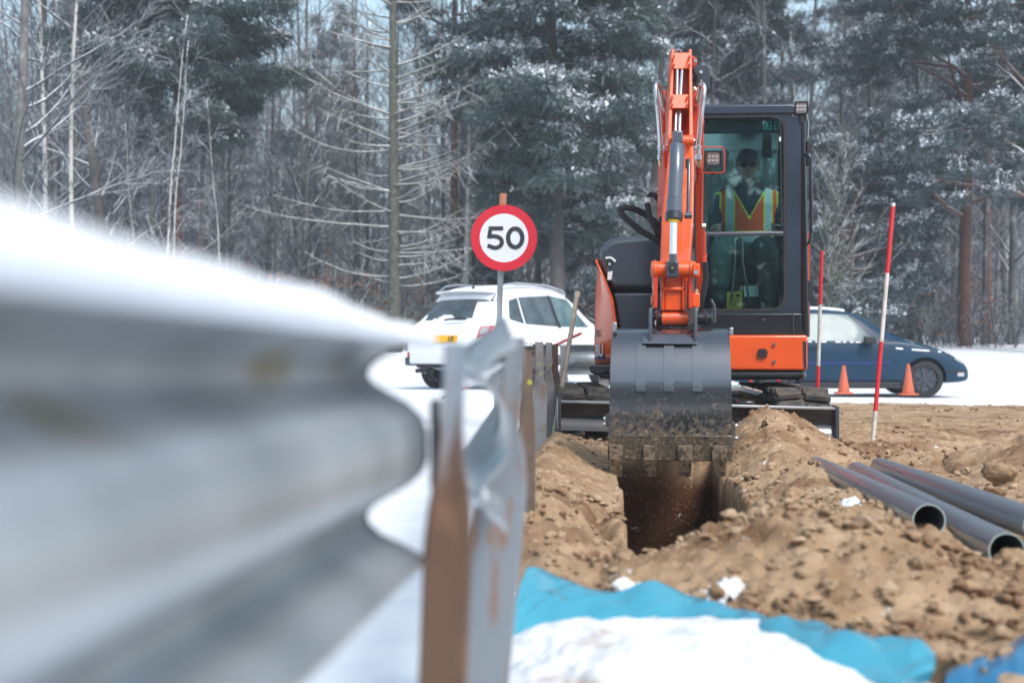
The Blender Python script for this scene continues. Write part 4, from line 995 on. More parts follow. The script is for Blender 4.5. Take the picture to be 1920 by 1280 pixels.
# big steel loops either side
LP = ((1240, 302, 8.9), (1237, 250, 8.85), (1233, 200, 8.82), (1229.5, 170, 8.82), (1229.5, 160, 8.83), (1232.5, 156, 8.85), (1236, 160, 8.9), (1240, 180, 8.98), (1244, 198, 9.05), (1249, 206, 9.12))
RP = ((1309, 275, 8.9), (1313, 230, 8.85), (1318, 190, 8.82), (1320.5, 168, 8.82), (1319.5, 160, 8.83), (1316, 157, 8.85), (1312.5, 163, 8.9), (1309, 182, 8.98), (1307, 198, 9.05), (1303, 206, 9.12))
for P_ in (LP, RP):
    part(lambda b: b.tube([W(*p) for p in P_], .0155, 12), 'steel_pipe_loop', 'steel', BOOM, smooth=70)
for cx in (1239, 1309):
    part(lambda b: (b.cyl(W(cx, 300, 8.88), W(cx, 290, 8.88), .022, 6), b.cyl(W(cx, 288, 8.88), W(cx, 282, 8.88), .019, 12), b.cyl(W(cx, 279, 8.88), W(cx, 273, 8.88), .022, 6), b.cyl(W(cx, 292, 8.88), W(cx, 272, 8.88), .015, 12)), 'pipe_fitting', 'steel', BOOM)
    part(lambda b: b.tube([W(cx, 298, 8.89), W(cx+1, 306, 8.92), W(cx+2, 312, 8.96)], [.018, .018, .012], 8), 'pipe_nut', 'brass', BOOM)
part(lambda b: (b.pb(1244, 282, 1252, 312, 8.8, .06), b.pb(1292, 282, 1302, 312, 8.8, .06)), 'pipe_clamp', 'red_orange', ARM, bevel=.004)
# black lamp plate and valve at the top right
part(lambda b: b.pp([(1304, 122), (1325, 122), (1331, 130), (1331, 166), (1322, 168), (1318, 156), (1304, 156)], 9.2, .012), 'black_bracket', 'hood_gray', BOOM, bevel=.003)
part(lambda b: b.cyl(W(1314.5, 135, 9.17), W(1314.5, 135, 9.21), .012, 12), 'bolt', 'steel', BOOM)
part(lambda b: (b.pb(1296, 105, 1302, 130, 9.0, .1), b.cyl(W(1299, 116, 8.95), W(1299, 116, 9.1), .03, 14)), 'boss', 'red_orange', ARM, bevel=.003)
part(lambda b: b.cyl(W(1301, 115, 8.9), W(1306, 115, 8.9), .014, 6), 'bolt', 'steel', ARM)
part(lambda b: (b.tube([W(1298, 132, 9.0), W(1304, 140, 9.05), W(1301, 152, 9.1)], .014, 8), b.cyl(W(1308, 165, 9.1), W(1308, 140, 9.1), .02, 10), b.pb(1301, 150, 1318, 168, 9.15, .06)), 'valve', 'black_matte', BOOM)
part(lambda b: (b.cyl(W(1300, 165, 9.0), W(1305, 170, 9.0), .014, 8), b.cyl(W(1312, 150, 9.12), W(1312, 158, 9.12), .013, 8)), 'valve_fitting', 'brass', BOOM)
part(lambda b: (b.pb(1299, 170, 1308, 200, 9.0, .2), b.pb(1249, 170, 1254, 200, 9.0, .2)), 'boom_fork', 'red_orange', BOOM, bevel=.004)
# bucket cylinder
BC = part(lambda b: b.tube([W(1271, 268, 8.33), W(1270, 272, 8.33), W(1267.5, 330, 8.29), W(1265, 372, 8.27)], [.034, .042, .043, .043], 28), 'bucket_cylinder', 'cyl_gray', smooth=50)
part(lambda b: b.cyl(W(1265, 372, 8.27), W(1263.8, 402, 8.26), .046, 28), 'cylinder_head', 'cyl_gray', BC)
part(lambda b: b.cyl(W(1263.8, 398, 8.26), W(1263.3, 414, 8.25), .052, 28), 'gland', 'black_gloss', BC, bevel=.005)
part(lambda b: b.cyl(W(1263.5, 411, 8.245), W(1263.1, 416.5, 8.245), .034, 24), 'wiper_ring', 'label_yellow', BC)
part(lambda b: b.cyl(W(1263.3, 405, 8.25), W(1262, 484, 8.22), .0215, 24), 'rod', 'chrome', BC)
part(lambda b: b.cyl(W(1262, 476, 8.22), W(1262, 492, 8.22), [.024][0], 20), 'rod_collar', 'cyl_gray', BC)
part(lambda b: (b.pb(1262, 244, 1281, 268, 8.30, .07)), 'cylinder_eye', 'cyl_gray', BC, bevel=.01)
part(lambda b: b.tube([W(1252, 264, 8.42), W(1300, 264, 8.42)], .034, 20), 'cylinder_pin', 'orange', BC, smooth=50, bevel=.004)
part(lambda b: b.cyl(W(1300, 264, 8.42), W(1303, 264, 8.42), .012, 8), 'bolt', 'steel', BC)
part(lambda b: (b.tube([W(1291, 300, 8.36), W(1292, 308, 8.33), W(1290.5, 390, 8.3), W(1290, 400, 8.29)], .0115, 10), b.tube([W(1283, 404, 8.27), W(1297, 404, 8.27)], .019, 12), b.pb(1286, 298, 1293, 315, 8.36, .05)), 'cylinder_pipe', 'hood_gray', BC, smooth=50)
# link at the rod end
LK = part(lambda b: b.tube([W(1221, 505, 8.30), W(1304, 505, 8.30)], .047, 26), 'bucket_link', 'orange', smooth=50, bevel=.004)
part(lambda b: b.pb(1251, 489, 1273, 520, 8.20, .14), 'rod_end', 'hood_gray', LK, bevel=.008)
part(lambda b: (b.cyl(W(1261, 502, 8.19), W(1261, 502, 8.21), .022, 16)), 'grease_point', 'black_matte', LK)
part(lambda b: (b.cyl(W(1261, 502, 8.186), W(1261, 502, 8.2), .006, 8)), 'grease_nipple', 'brass', LK)
part(lambda b: (b.tube([W(1224, 505, 8.295), W(1232, 505, 8.295)], .052, 24), b.tube([W(1291, 505, 8.295), W(1299, 505, 8.295)], .052, 24), b.pb(1299, 494, 1312.5, 519, 8.23, .1)), 'boss', 'orange', LK, smooth=40, bevel=.006)
part(lambda b: b.cyl(W(1305, 510, 8.215), W(1305, 510, 8.24), .014, 8), 'bolt', 'steel', LK)
part(lambda b: (b.pp([(1225, 505), (1234, 505), (1233, 578), (1226, 578)], 8.27, .09), b.pp([(1292, 505), (1299, 505), (1298.5, 578), (1291, 578)], 8.27, .09)), 'link_plate', 'red_orange', LK, bevel=.004)
part(lambda b: (b.pb(1240, 519, 1246, 582, 8.31, .06), b.pb(1279, 519, 1285, 582, 8.31, .06), b.pb(1240, 538, 1285, 545, 8.31, .06), b.pb(1246, 519, 1279, 582, 8.335, .05)), 'arm_rib', 'orange', ARM, bevel=.006)
part(lambda b: (b.tube([W(1221, 563, 8.34), W(1227, 563, 8.34)], .032, 16), b.pb(1298, 549, 1312.5, 576, 8.30, .09)), 'boss', 'orange', ARM, bevel=.006)
part(lambda b: (b.cyl(W(1305, 556, 8.33), W(1305, 542, 8.33), .013, 8), b.cyl(W(1306, 582, 8.33), W(1306, 575, 8.33), .011, 8)), 'bolt', 'brass', ARM)
# bucket
BD = 8.0; bs = FPX/BD
def Wp(px, py, dy): return W(px, py, BD)+Vector((0, dy, 0))
prof = [(.42, 612), (.20, 613), (.06, 616), (-.02, 622), (-.08, 634), (-.125, 650), (-.165, 672), (-.195, 700), (-.21, 735), (-.215, 775), (-.205, 815), (-.185, 845), (-.16, 864)]
def zof(py): return CZ-(py-HY)/bs
def bshell(b):
    n = len(prof); th = .014
    L_ = []; 
    for side in (0, 1):
        for (dy, py) in prof:
            u = (py-612)/250; x = (1147-6*u) if side == 0 else (1368+3.5*u)
            L_.append(Vector(((x-960)/bs, BD+.2+dy, zof(py))))
    vs = L_; ins = [v+Vector((0, th, -th*.3)) for v in L_]
    m_ = len(vs); fs = []
    for i in range(n-1):
        fs.append((i, i+1, n+i+1, n+i)); fs.append((m_+i, m_+n+i, m_+n+i+1, m_+i+1))
    fs += [(0, n, m_+n, m_), (n-1, m_+n-1, m_+2*n-1, 2*n-1)]
    fs += [(i, m_+i, m_+i+1, i+1) for i in range(n-1)]+[(n+i, n+i+1, m_+n+i+1, m_+n+i) for i in range(n-1)]
    b.add(vs+ins, fs)
# depth offset: the shell's outer face is seen at D = 8.0, so coordinates above are widened by perspective only slightly
BK = part(bshell, 'bucket', 'bucket_paint', smooth=60)
def sidep(b):
    for s in (0, 1):
        poly = []
        for (dy, py) in prof:
            u = (py-612)/250; x = (1147-6*u) if s == 0 else (1368+3.5*u)
            poly.append(Vector(((x-960)/bs+(-.002 if s == 0 else .002), BD+.2+dy, zof(py)-.002)))
        poly += [Vector((poly[-1].x, BD+.30, zof(800))), Vector((poly[0].x, BD+.62, zof(700))), Vector((poly[0].x, BD+.70, zof(625)))]
        b.prism(poly, (.014 if s == 0 else -.014, 0, 0))
part(sidep, 'side_wall', 'bucket_paint', BK, smooth=0)
def strap(b, x0, x1):
    n = 9; a = [(dy, py) for dy, py in prof if 650 <= py <= 735]; a = [(-.113, 645)]+a
    vs = []
    for dy, py in a:
        for x in (x0, x1): vs.append(Vector(((x-960)/bs, BD+.2+dy-.009, zof(py)+.004)))
    vs2 = [v+Vector((0, .014, -.006)) for v in vs]; m_ = len(vs); k = len(a)
    fs = [(2*i, 2*i+1, 2*i+3, 2*i+2) for i in range(k-1)]+[(2*i, 2*i+2, m_+2*i+2, m_+2*i) for i in range(k-1)]+[(2*i+1, m_+2*i+1, m_+2*i+3, 2*i+3) for i in range(k-1)]+[(0, m_, m_+1, 1), (2*k-2, 2*k-1, m_+2*k-1, m_+2*k-2)]
    b.add(vs+vs2, fs)
for x0, x1 in ((1193, 1211), (1245, 1264), (1298, 1317)): part(lambda b: strap(b, x0, x1), 'heel_strap', 'bucket_paint', BK, smooth=60)
part(lambda b: b.prism([Vector(((1140-960)/bs, BD-.012, zof(816))), Vector(((1373-960)/bs, BD-.012, zof(816))), Vector(((1374-960)/bs, BD+.035, zof(864))), Vector(((1139-960)/bs, BD+.035, zof(864)))], (0, .012, 0)), 'cutting_edge', 'bucket_paint', BK, bevel=.003)
for x0, x1 in ((1143, 1167), (1207, 1231), (1271, 1297), (1335, 1362)):
    def tooth(b):
        vs = []
        for (py, w_, d0, d1) in ((835, 1.05, -.012, .03), (862, 1.0, .015, .075), (896, .9, .085, .10)):
            c = (x0+x1)/2; h = (x1-x0)/2*w_
            for x, d in ((c-h, d0), (c+h, d0), (c+h, d1), (c-h, d1)): vs.append(Vector(((x-960)/bs, BD+d, zof(py))))
        fs = [(i*4+j, i*4+(j+1) % 4, (i+1)*4+(j+1) % 4, (i+1)*4+j) for i in range(2) for j in range(4)]+[(3, 2, 1, 0), (8, 9, 10, 11)]
        b.add(vs, fs)
    part(tooth, 'tooth', 'worn_tooth', BK, smooth=0, bevel=.003)
part(lambda b: (b.pp([(1134, 780), (1142, 776), (1142, 802), (1135, 800)], 8.03, .12), b.pp([(1369, 785), (1377, 795), (1377, 842), (1370, 848)], 8.03, .12)), 'side_cutter', 'bucket_paint', BK, bevel=.004)
part(lambda b: [b.cyl(W(x, y, 8.05), W(x+s*4, y, 8.05), .012, 8) for x, y, s in ((1376, 797, 1), (1376, 820, 1), (1134, 785, -1), (1134, 795, -1))], 'bolt', 'steel', BK)
part(lambda b: (b.pb(1145, 604, 1152, 622, 8.13, .05), b.pb(1362, 614, 1369, 628, 8.13, .05)), 'corner_lug', 'steel', BK, bevel=.004)
def ear(b):
    for x in (1214, 1298):
        b.pp([(x, 577), (x+6, 576), (x+6, 640), (x, 638)], 8.08, .30)
part(ear, 'mounting_ear', 'cyl_gray', BK, bevel=.006)
part(lambda b: b.prism([Vector(((1206-960)/bs, BD+.118, zof(630))), Vector(((1307-960)/bs, BD+.118, zof(630))), Vector(((1307-960)/bs, BD+.062, zof(645))), Vector(((1204-960)/bs, BD+.062, zof(644)))], (0, .02, .012)), 'mounting_plate', 'cyl_gray', BK, bevel=.004)
part(lambda b: b.tube([W(1229, 597, 8.38), W(1289, 597, 8.38)], .047, 26), 'arm_end_tube', 'orange', ARM, smooth=50, bevel=.004)
part(lambda b: (b.tube([W(1206, 593, 8.36), W(1231, 593, 8.36)], .024, 14), b.tube([W(1287, 597, 8.36), W(1322, 597, 8.36)], .034, 16), b.tube([W(1221, 595, 8.36), W(1229, 595, 8.36)], .046, 20), b.tube([W(1289, 595, 8.36), W(1296, 595, 8.36)], .046, 20), b.tube([W(1309, 597, 8.36), W(1313, 597, 8.36)], .044, 6)), 'bucket_pin', 'black_gloss', BK, smooth=50, bevel=.003)
part(lambda b: b.tube([W(1322, 604, 8.5), W(1322, 575, 8.5), W(1316, 562, 8.5)], .010, 8), 'link_lever', 'hood_gray', BK)

BK.matrix_basis = Matrix.Translation(-EX.location) @ Matrix.Translation((.888, 8, 0)) @ Matrix.Rotation(R(-6), 4, 'Z') @ Matrix.Translation((-.888, -8, 0))
# ------------------------------------------------------------------ operator
def skin_mesh(name, verts, edges, rad, m, parent, sub=2, smooth=180):
    me = bpy.data.meshes.new(name); me.from_pydata([tuple(v) for v in verts], edges, [])
    o = bpy.data.objects.new(name, me); COL.objects.link(o)
    o.modifiers.new('skin', 'SKIN')
    for i, r in enumerate(rad):
        me.skin_vertices[0].data[i].radius = (r, r) if not isinstance(r, tuple) else r
    me.skin_vertices[0].data[0].use_root = True
    s = o.modifiers.new('s', 'SUBSURF'); s.levels = sub; s.render_levels = sub
    bpy.context.view_layer.update()
    me2 = bpy.data.meshes.new_from_object(o.evaluated_get(bpy.context.evaluated_depsgraph_get()))
    bpy.data.objects.remove(o); me2.materials.clear(); me2.materials.append(MATS[m])
    return link(name, me2, parent, smooth=smooth)
if not bpy.data.meshes.get('x'): pass
OD = 11.85; OC = W(1386, 0, OD).x
PER = empty('person', (OC, OD, 1.35), 'person in an orange hi-vis vest and dark helmet seated at the controls in the cab', 'person', world=True)
def V3(px, py, D): return W(px, py, D)
pel = V3(1386, 470, OD+.02); chest = V3(1386, 385, OD); neck = V3(1385, 345, OD-.01); 
shl, shr = V3(1338, 362, OD), V3(1433, 362, OD); ell, elr = V3(1327, 425, OD-.05), V3(1446, 425, OD-.05)
hal, har = V3(1330, 428, CD+.44), V3(1447, 428, CD+.44)
kl, kr = V3(1345, 462, CD+.36), V3(1430, 462, CD+.36); al, ar = V3(1341, 560, CD+.30), V3(1433, 560, CD+.30)
fl_, fr_ = al+Vector((-.01, -.14, -.02)), ar+Vector((.01, -.14, -.02))
verts = [pel, (pel+chest)/2, chest, neck, shl, shr, ell, elr, hal, har, pel+Vector((-.10, -.02, 0)), pel+Vector((.10, -.02, 0)), kl, kr, al, ar, fl_, fr_]
edges = [(0, 1), (1, 2), (2, 3), (2, 4), (2, 5), (4, 6), (5, 7), (6, 8), (7, 9), (0, 10), (0, 11), (10, 12), (11, 13), (12, 14), (13, 15), (14, 16), (15, 17)]
rad = [.13, .13, .14, .055, .07, .07, .05, .05, .036, .036, .10, .10, .075, .075, .055, .055, .045, .045]
body = skin_mesh('body', verts, edges, rad, 'jacket', PER)
# head with a face
HC = V3(1386, 312, OD-.02)
def head(b):
    nu, nv = 28, 22; vs = []
    for i in range(nv+1):
        t = math.pi*i/nv; z = math.cos(t); r = math.sin(t)
        for j in range(nu):
            a = 2*math.pi*j/nu; x = r*math.cos(a); y = r*math.sin(a)
            X_, Y_, Z_ = x*.078, y*.098, z*.118
            if Z_ < 0: X_ *= 1-.28*(-Z_/.118)**1.3; Y_ *= 1-.12*(-Z_/.118)
            if y < 0:
                f = -y
                g = math.exp(-(X_/.014)**2)
                X2 = abs(X_)
                Y_ -= g*.024*math.exp(-((Z_+.028)/.022)**2)*f        # nose
                Y_ -= .010*math.exp(-((Z_-.018)/.010)**2)*f            # brow
                Y_ += .010*math.exp(-((Z_-.0)/.012)**2)*math.exp(-((X2-.03)/.014)**2)*f   # sockets
                Y_ -= .006*math.exp(-((Z_+.062)/.007)**2)*math.exp(-(X_/.024)**2)*f       # lips
                Y_ += .004*math.exp(-((Z_+.068)/.003)**2)*math.exp(-(X_/.022)**2)*f
                Y_ -= .010*math.exp(-((Z_+.100)/.016)**2)*math.exp(-(X_/.022)**2)*f
            vs.append(HC+Vector((X_, Y_, Z_)))
    fs = [(i*nu+j, (i+1)*nu+j, (i+1)*nu+(j+1) % nu, i*nu+(j+1) % nu) for i in range(nv) for j in range(nu)]
    b.add(vs, fs)
    b.tube([HC+Vector((0, .01, -.07)), HC+Vector((0, .015, -.16))], [.054, .062], 16)
    for s in (-1, 1):
        b.tube([HC+Vector((s*.076, .0, .015)), HC+Vector((s*.086, .008, .0)), HC+Vector((s*.076, .0, -.025))], [.008, .016, .008], 8)
HEAD = part(head, 'head', 'skin', PER, smooth=180)
def helm(b):
    nu, nv = 28, 10; vs = []
    for i in range(nv+1):
        t = math.pi/2*i/nv; z = math.cos(t); r = math.sin(t)
        for j in range(nu): a = 2*math.pi*j/nu; vs.append(HC+Vector((r*math.cos(a)*.098, r*math.sin(a)*.125, .022+z*.125)))
    b.add(vs, [(i*nu+j, (i+1)*nu+j, (i+1)*nu+(j+1) % nu, i*nu+(j+1) % nu) for i in range(nv) for j in range(nu)])
    pk = [HC+Vector((.085*math.cos(a), -.06-.13*math.sin(a)**1, .026-.012*math.sin(a))) for a in np.linspace(0, math.pi, 13)]
    b.prism(pk, (0, 0, .008))
part(helm, 'helmet', 'helmet', PER, smooth=50)
def shades(b):
    for s in (-1, 1):
        c = HC+Vector((s*.034, -.103, .0)); b.prism([c+Vector((.030*math.cos(a), .012*abs(math.cos(a)) if False else 0, .021*math.sin(a)-(.004 if math.sin(a) < 0 else 0))) for a in np.linspace(0, 2*math.pi, 16, endpoint=False)], (0, .012, 0))
    b.box(HC+Vector((0, -.100, .008)), (.03, .008, .008)); b.tube([HC+Vector((-.064, -.095, .005)), HC+Vector((-.082, -.03, .006))], .004, 6); b.tube([HC+Vector((.064, -.095, .005)), HC+Vector((.082, -.03, .006))], .004, 6)
part(shades, 'sunglasses', 'lens', PER)
# hands on the joysticks: palm, four fingers, thumb
def hand(b, wr, s):
    d = Vector((0, -1, -.15)).normalized()
    palm = [wr, wr+d*.04, wr+d*.085]; b.tube(palm, [.026, .036, .034], 10)
    for i, (dz, ln) in enumerate(((.028, .065), (.01, .075), (-.01, .072), (-.028, .055))):
        p = wr+d*.085+Vector((0, 0, dz)); b.tube([p, p+Vector((-s*.012, -ln*.45, 0)), p+Vector((-s*.04, -ln*.45, -.002)), p+Vector((-s*.05, -ln*.15, -.004))], [.0095, .009, .0085, .006], 8)
    p = wr+d*.03+Vector((-s*.02, 0, .02)); b.tube([p, p+Vector((-s*.022, -.03, .012)), p+Vector((-s*.03, -.055, .008))], [.012, .010, .008], 8)
part(lambda b: hand(b, hal, -1), 'hand', 'skin', PER, smooth=180); part(lambda b: hand(b, har, 1), 'hand', 'skin', PER, smooth=180)
# vest: shell around the torso with a V neck, armholes and reflective stripes
def vest():
    nv, nu = 150, 260; vs = []; fs = []; mi = []
    for i in range(nv+1):
        u = i/nv; c = pel.lerp(neck+Vector((0, 0, -.015)), u)
        py = 470+(345-470)*u
        hw = np.interp(u, [0, .25, .6, .80, .88, .96, 1], [.20, .21, .235, .275, .255, .14, .085]); hd = np.interp(u, [0, .3, .7, .9, 1], [.165, .165, .17, .13, .085])
        for j in range(nu):
            a = 2*math.pi*j/nu; vs.append(c+Vector((hw*math.copysign(abs(math.cos(a))**.75, math.cos(a)), hd*math.copysign(abs(math.sin(a))**.85, math.sin(a)), 0)))
    for i in range(nv):
        for j in range(nu):
            q = (i*nu+j, i*nu+(j+1) % nu, (i+1)*nu+(j+1) % nu, (i+1)*nu+j); cc = sum((Vector(vs[k]) for k in q), Vector())/4
            x = cc.x-OC; front = cc.y < pel.y; u = (i+.5)/nv
            if front and abs(x) < max(0, (u-.50))*.30+.002 and u > .50: continue
            if abs(x) > .235 and u < .86 and u > .45: continue
            m_ = 0; ax = abs(x)
            if front and u > .46 and abs(x) < max(0, (u-.50))*.30+.014: m_ = 1
            if .115 < ax < .19 and u > .28: m_ = 1 if (ax < .126 or ax > .180) else 2
            if u < .10 or .20 < u < .28: m_ = 1
            if .10 <= u < .20: m_ = 2
            if ax > .222: m_ = 1
            fs.append(q); mi.append(m_)
    b = MB(); b.v = [tuple(v) for v in vs]; b.f = fs; b.m = mi
    o = b.build('vest', ['vest', 'vest_yellow', 'vest_silver'], PER, smooth=180); s = o.modifiers.new('solid', 'SOLIDIFY'); s.thickness = .006; s.offset = 1
vest()
part(lambda b: (b.tube([neck+Vector((-.075, 0, -.03)), neck+Vector((-.05, -.06, .012)), neck+Vector((0, -.09, -.04)), neck+Vector((.05, -.06, .012)), neck+Vector((.075, 0, -.03))], [.02, .022, .018, .022, .02], 10)), 'collar', 'jacket', PER, smooth=180)
skin_mesh('trousers', [pel+Vector((0, 0, .02)), pel+Vector((-.10, -.03, 0)), pel+Vector((.10, -.03, 0)), kl+Vector((0, -.01, .005)), kr+Vector((0, -.01, .005)), al+Vector((0, 0, .05)), ar+Vector((0, 0, .05))], [(0, 1), (0, 2), (1, 3), (2, 4), (3, 5), (4, 6)], [.15, .115, .115, .10, .10, .088, .088], 'trousers', PER)
def boots(b):
    for p in (al, ar): b.tube([p+Vector((0, .06, .0)), p+Vector((0, -.02, .03)), p+Vector((0, -.10, -.005)), p+Vector((0, -.17, -.02))], [.045, .06, .05, .035], 12)
part(boots, 'boot', 'black_matte', PER, smooth=180)

PER.matrix_basis = MROT @ Matrix.Translation(PER.location)
# ------------------------------------------------------------------ cars
def car_shell(name, st, m, parent, arches, sub=2):
    """st: stations (x, zb, zt, wl, belt, wt); ring of 10 points per side"""
    rings = []
    for (x, zb, zt, wl, belt, wt) in st:
        bt = min(belt, zt-.07); h = bt-zb
        half = [(wl*.90, zb), (wl*.975, zb+.10*h), (wl, zb+.32*h), (wl*1.0, zb+.68*h), (wl*.965, bt-.01), (wl*.93, bt+.015),
                (wt+(wl*.93-wt)*.45, bt+(zt-bt)*.5), (wt, zt-min(.05, (zt-bt)*.3)), (wt*.86, zt-.012), (wt*.45, zt)]
        if zt-belt < .10: half = half[:4]+[(wl*.97, bt+.0), (wl*.93, bt+(zt-bt)*.35), (wl*.88, bt+(zt-bt)*.6), (wl*.8, bt+(zt-bt)*.8), (wl*.62, zt-.006), (wl*.3, zt)]
        ring = [Vector((x, y, z)) for y, z in half]+[Vector((x, 0, zt+.004))]+[Vector((x, -y, z)) for y, z in half[::-1]]
        rings.append(ring)
    n = len(rings[0]); vs = [v for r in rings for v in r]
    fs = [(i*n+j, (i+1)*n+j, (i+1)*n+(j+1) % n, i*n+(j+1) % n) for i in range(len(rings)-1) for j in range(n)]
    fs += [tuple(range(n)), tuple(range((len(rings)-1)*n, len(rings)*n))[::-1]]
    me = bpy.data.meshes.new(name); me.from_pydata(vs, [], fs); o = bpy.data.objects.new(name, me); COL.objects.link(o)
    s = o.modifiers.new('s', 'SUBSURF'); s.levels = sub; s.render_levels = sub
    cut = []
    for (ax, az, ar) in arches:
        for sgn in (-1, 1):
            b = MB(); b.cyl((ax, sgn*.62, az), (ax, sgn*1.2, az), ar, 40); c = b.build('cut', m, None, smooth=0); cut.append(c)
            bo = o.modifiers.new('b', 'BOOLEAN'); bo.object = c; bo.operation = 'DIFFERENCE'; bo.solver = 'EXACT'
    bpy.context.view_layer.update()
    me2 = bpy.data.meshes.new_from_object(o.evaluated_get(bpy.context.evaluated_depsgraph_get()))
    bpy.data.objects.remove(o)
    for c in cut: bpy.data.objects.remove(c)
    me2.materials.clear(); me2.materials.append(MATS[m])
    r = link(name, me2, parent, smooth=40)
    bv = BVHTree.FromPolygons([v.co[:] for v in me2.vertices], [p.vertices[:] for p in me2.polygons])
    return r, bv
def patch(bv, quad, org, name, m, parent, off=.006, n=(14, 10), drop=None):
    """quad: 4 corners (3-D); each point of the patch is thrown along org onto the body"""
    q = [Vector(p) for p in quad]; d = Vector(org).normalized(); vs = []; ok = []
    for i in range(n[1]+1):
        for j in range(n[0]+1):
            u, v = j/n[0], i/n[1]; p = q[0].lerp(q[1], u).lerp(q[3].lerp(q[2], u), v)
            h = bv.ray_cast(p-d*3, d)[0]
            ok.append(h is not None); vs.append((h-d*off) if h is not None else p)
    w_ = n[0]+1; fs = []
    for i in range(n[1]):
        for j in range(n[0]):
            f = (i*w_+j, i*w_+j+1, (i+1)*w_+j+1, (i+1)*w_+j)
            if all(ok[k] for k in f) and not (drop and drop(sum((Vector(vs[k]) for k in f), Vector())/4)): fs.append(f)
    b = MB(); b.add(vs, fs); return b.build(name, m, parent, smooth=60)
def wheel(parent, x, y, r, wd, side, mt, rimm):
    t = MB(); prof_ = [(-.5, .70), (-.5, .93), (-.42, 1.0), (.42, 1.0), (.5, .93), (.5, .70)]
    n = 36; vs = []
    for k in range(n):
        a = 2*math.pi*k/n
        for (u, rr) in prof_: vs.append((x+math.cos(a)*r*rr, y+u*wd, r+math.sin(a)*r*rr))
    m_ = len(prof_); fs = [(k*m_+j, k*m_+(j+1) % m_, ((k+1) % n)*m_+(j+1) % m_, ((k+1) % n)*m_+j) for k in range(n) for j in range(m_)]
    t.add(vs, fs); W_ = t.build('wheel', mt, parent, smooth=40)
    b = MB(); o_ = y+side*wd*.40
    b.cyl((x, o_-side*.12, r), (x, o_-side*.03, r), r*.69, 28)
    for k in range(7):
        a = 2*math.pi*k/7; b.box((x+math.cos(a)*r*.38, o_-side*.015, r+math.sin(a)*r*.38), (r*.55, .03, .045), Matrix.Rotation(-a, 3, 'Y'))
    b.cyl((x, o_-side*.05, r), (x, o_+side*.01, r), r*.16, 16); b.build('rim', rimm, W_, smooth=40)
    return W_
# white car, seen from behind and to its right, heading away to the right
Pc = W(905, 727, 21.3)
WC = empty('white_car', (W(838, 0, 24.2).x, 24.2, .0), 'snow-covered white five-door car parked beyond the guardrail, seen from behind', 'car')
st = [(-.03, .48, .64, .70, .5, .5), (0.0, .44, .78, .84, .6, .55), (.06, .41, .98, .885, .92, .62), (.16, .39, 1.06, .905, .98, .66), (.30, .36, 1.28, .915, 1.0, .58), (.50, .27, 1.50, .92, 1.01, .60), (.80, .26, 1.60, .92, 1.01, .63),
      (1.5, .25, 1.655, .925, .99, .65), (2.2, .25, 1.64, .925, .97, .645), (2.75, .25, 1.55, .925, .95, .60), (3.15, .25, 1.32, .92, .94, .60), (3.5, .26, 1.10, .915, .93, .62), (3.9, .27, 1.02, .90, .9, .6), (4.3, .28, .90, .84, .8, .5), (4.5, .32, .76, .72, .66, .4), (4.56, .40, .62, .6, .56, .4)]
body_w, bvw = car_shell('body', st, 'car_white', WC, [(.80, .33, .40), (3.55, .33, .40)])
X0 = -1.0
# local frame: x forward, y left (+) / right (-), z up
RX = (1, 0, 0)
def wsnow(p): return (p.y < -.36 and p.z < 1.40-(p.y+.74)*.1) or p.z < 1.13+.05*math.sin(p.y*9) or (p.y > .60)
patch(bvw, [(0, .70, 1.09), (0, -.70, 1.09), (0, -.60, 1.49), (0, .60, 1.49)], RX, 'rear_window', 'car_glass', WC, off=.006, n=(26, 14), drop=wsnow)
patch(bvw, [(0, .25, 1.465), (0, -.22, 1.465), (0, -.20, 1.515), (0, .22, 1.515)], RX, 'brake_light_recess', 'black_matte', WC, off=.012)
part(lambda b: b.prism([(.56, .62, 1.51), (.40, .56, 1.525), (.34, .3, 1.54), (.33, 0, 1.545), (.34, -.3, 1.54), (.40, -.56, 1.525), (.56, -.62, 1.51)], (0.03, 0, .022)), 'roof_spoiler', 'car_white', WC, bevel=.012)
part(lambda b: b.tube([(.10, -.30, 1.115), (.09, .05, 1.10), (.10, .12, 1.09)], .016, 8), 'rear_wiper', 'black_matte', WC)
for s in (1, -1):
    for z_, nm, mm in ((.0, 'tail_light', 'lamp_red'),):
        T = patch(bvw, [(0, s*.60, .80), (0, s*.875, .86), (0, s*.88, 1.00), (0, s*.62, .98)], RX, nm, mm, WC, off=.010, n=(10, 8))
        patch(bvw, [(0, s*.64, .845), (0, s*.80, .87), (0, s*.80, .975), (0, s*.65, .965)], RX, 'clear_lens', 'lamp_clear', T, off=.016, n=(8, 8))
    patch(bvw, [(.02, s*1, .86), (.34, s*1, .93), (.42, s*1, 1.0), (.04, s*1, .98)], (0, -s, 0), 'tail_light', 'lamp_red', WC, off=.008, n=(8, 6))
    patch(bvw, [(0, s*.76, .50), (0, s*.875, .50), (0, s*.87, .58), (0, s*.76, .58)], RX, 'reflector', 'lamp_red', WC, off=.01, n=(4, 3))
pl = patch(bvw, [(0, .30, .735), (0, -.22, .735), (0, -.22, .85), (0, .30, .85)], RX, 'number_plate', 'plate_yellow', WC, off=.02, n=(4, 2))
tm = text_mesh('CF', .1, .004); 
m2 = bpy.data.meshes.new('plate_letters'); m2.from_pydata([(-.045-.028+.0*v.co.x, -.045-v.co.x, .757+v.co.y) for v in tm.vertices], [], [p.vertices[:] for p in tm.polygons]); m2.materials.append(MATS['black_matte'])
lo = link('plate_letters', m2, pl, smooth=0)
hx = min(v.co.x for v in pl.data.vertices); lo.location = (hx+.045+.028-.006, 0, 0)
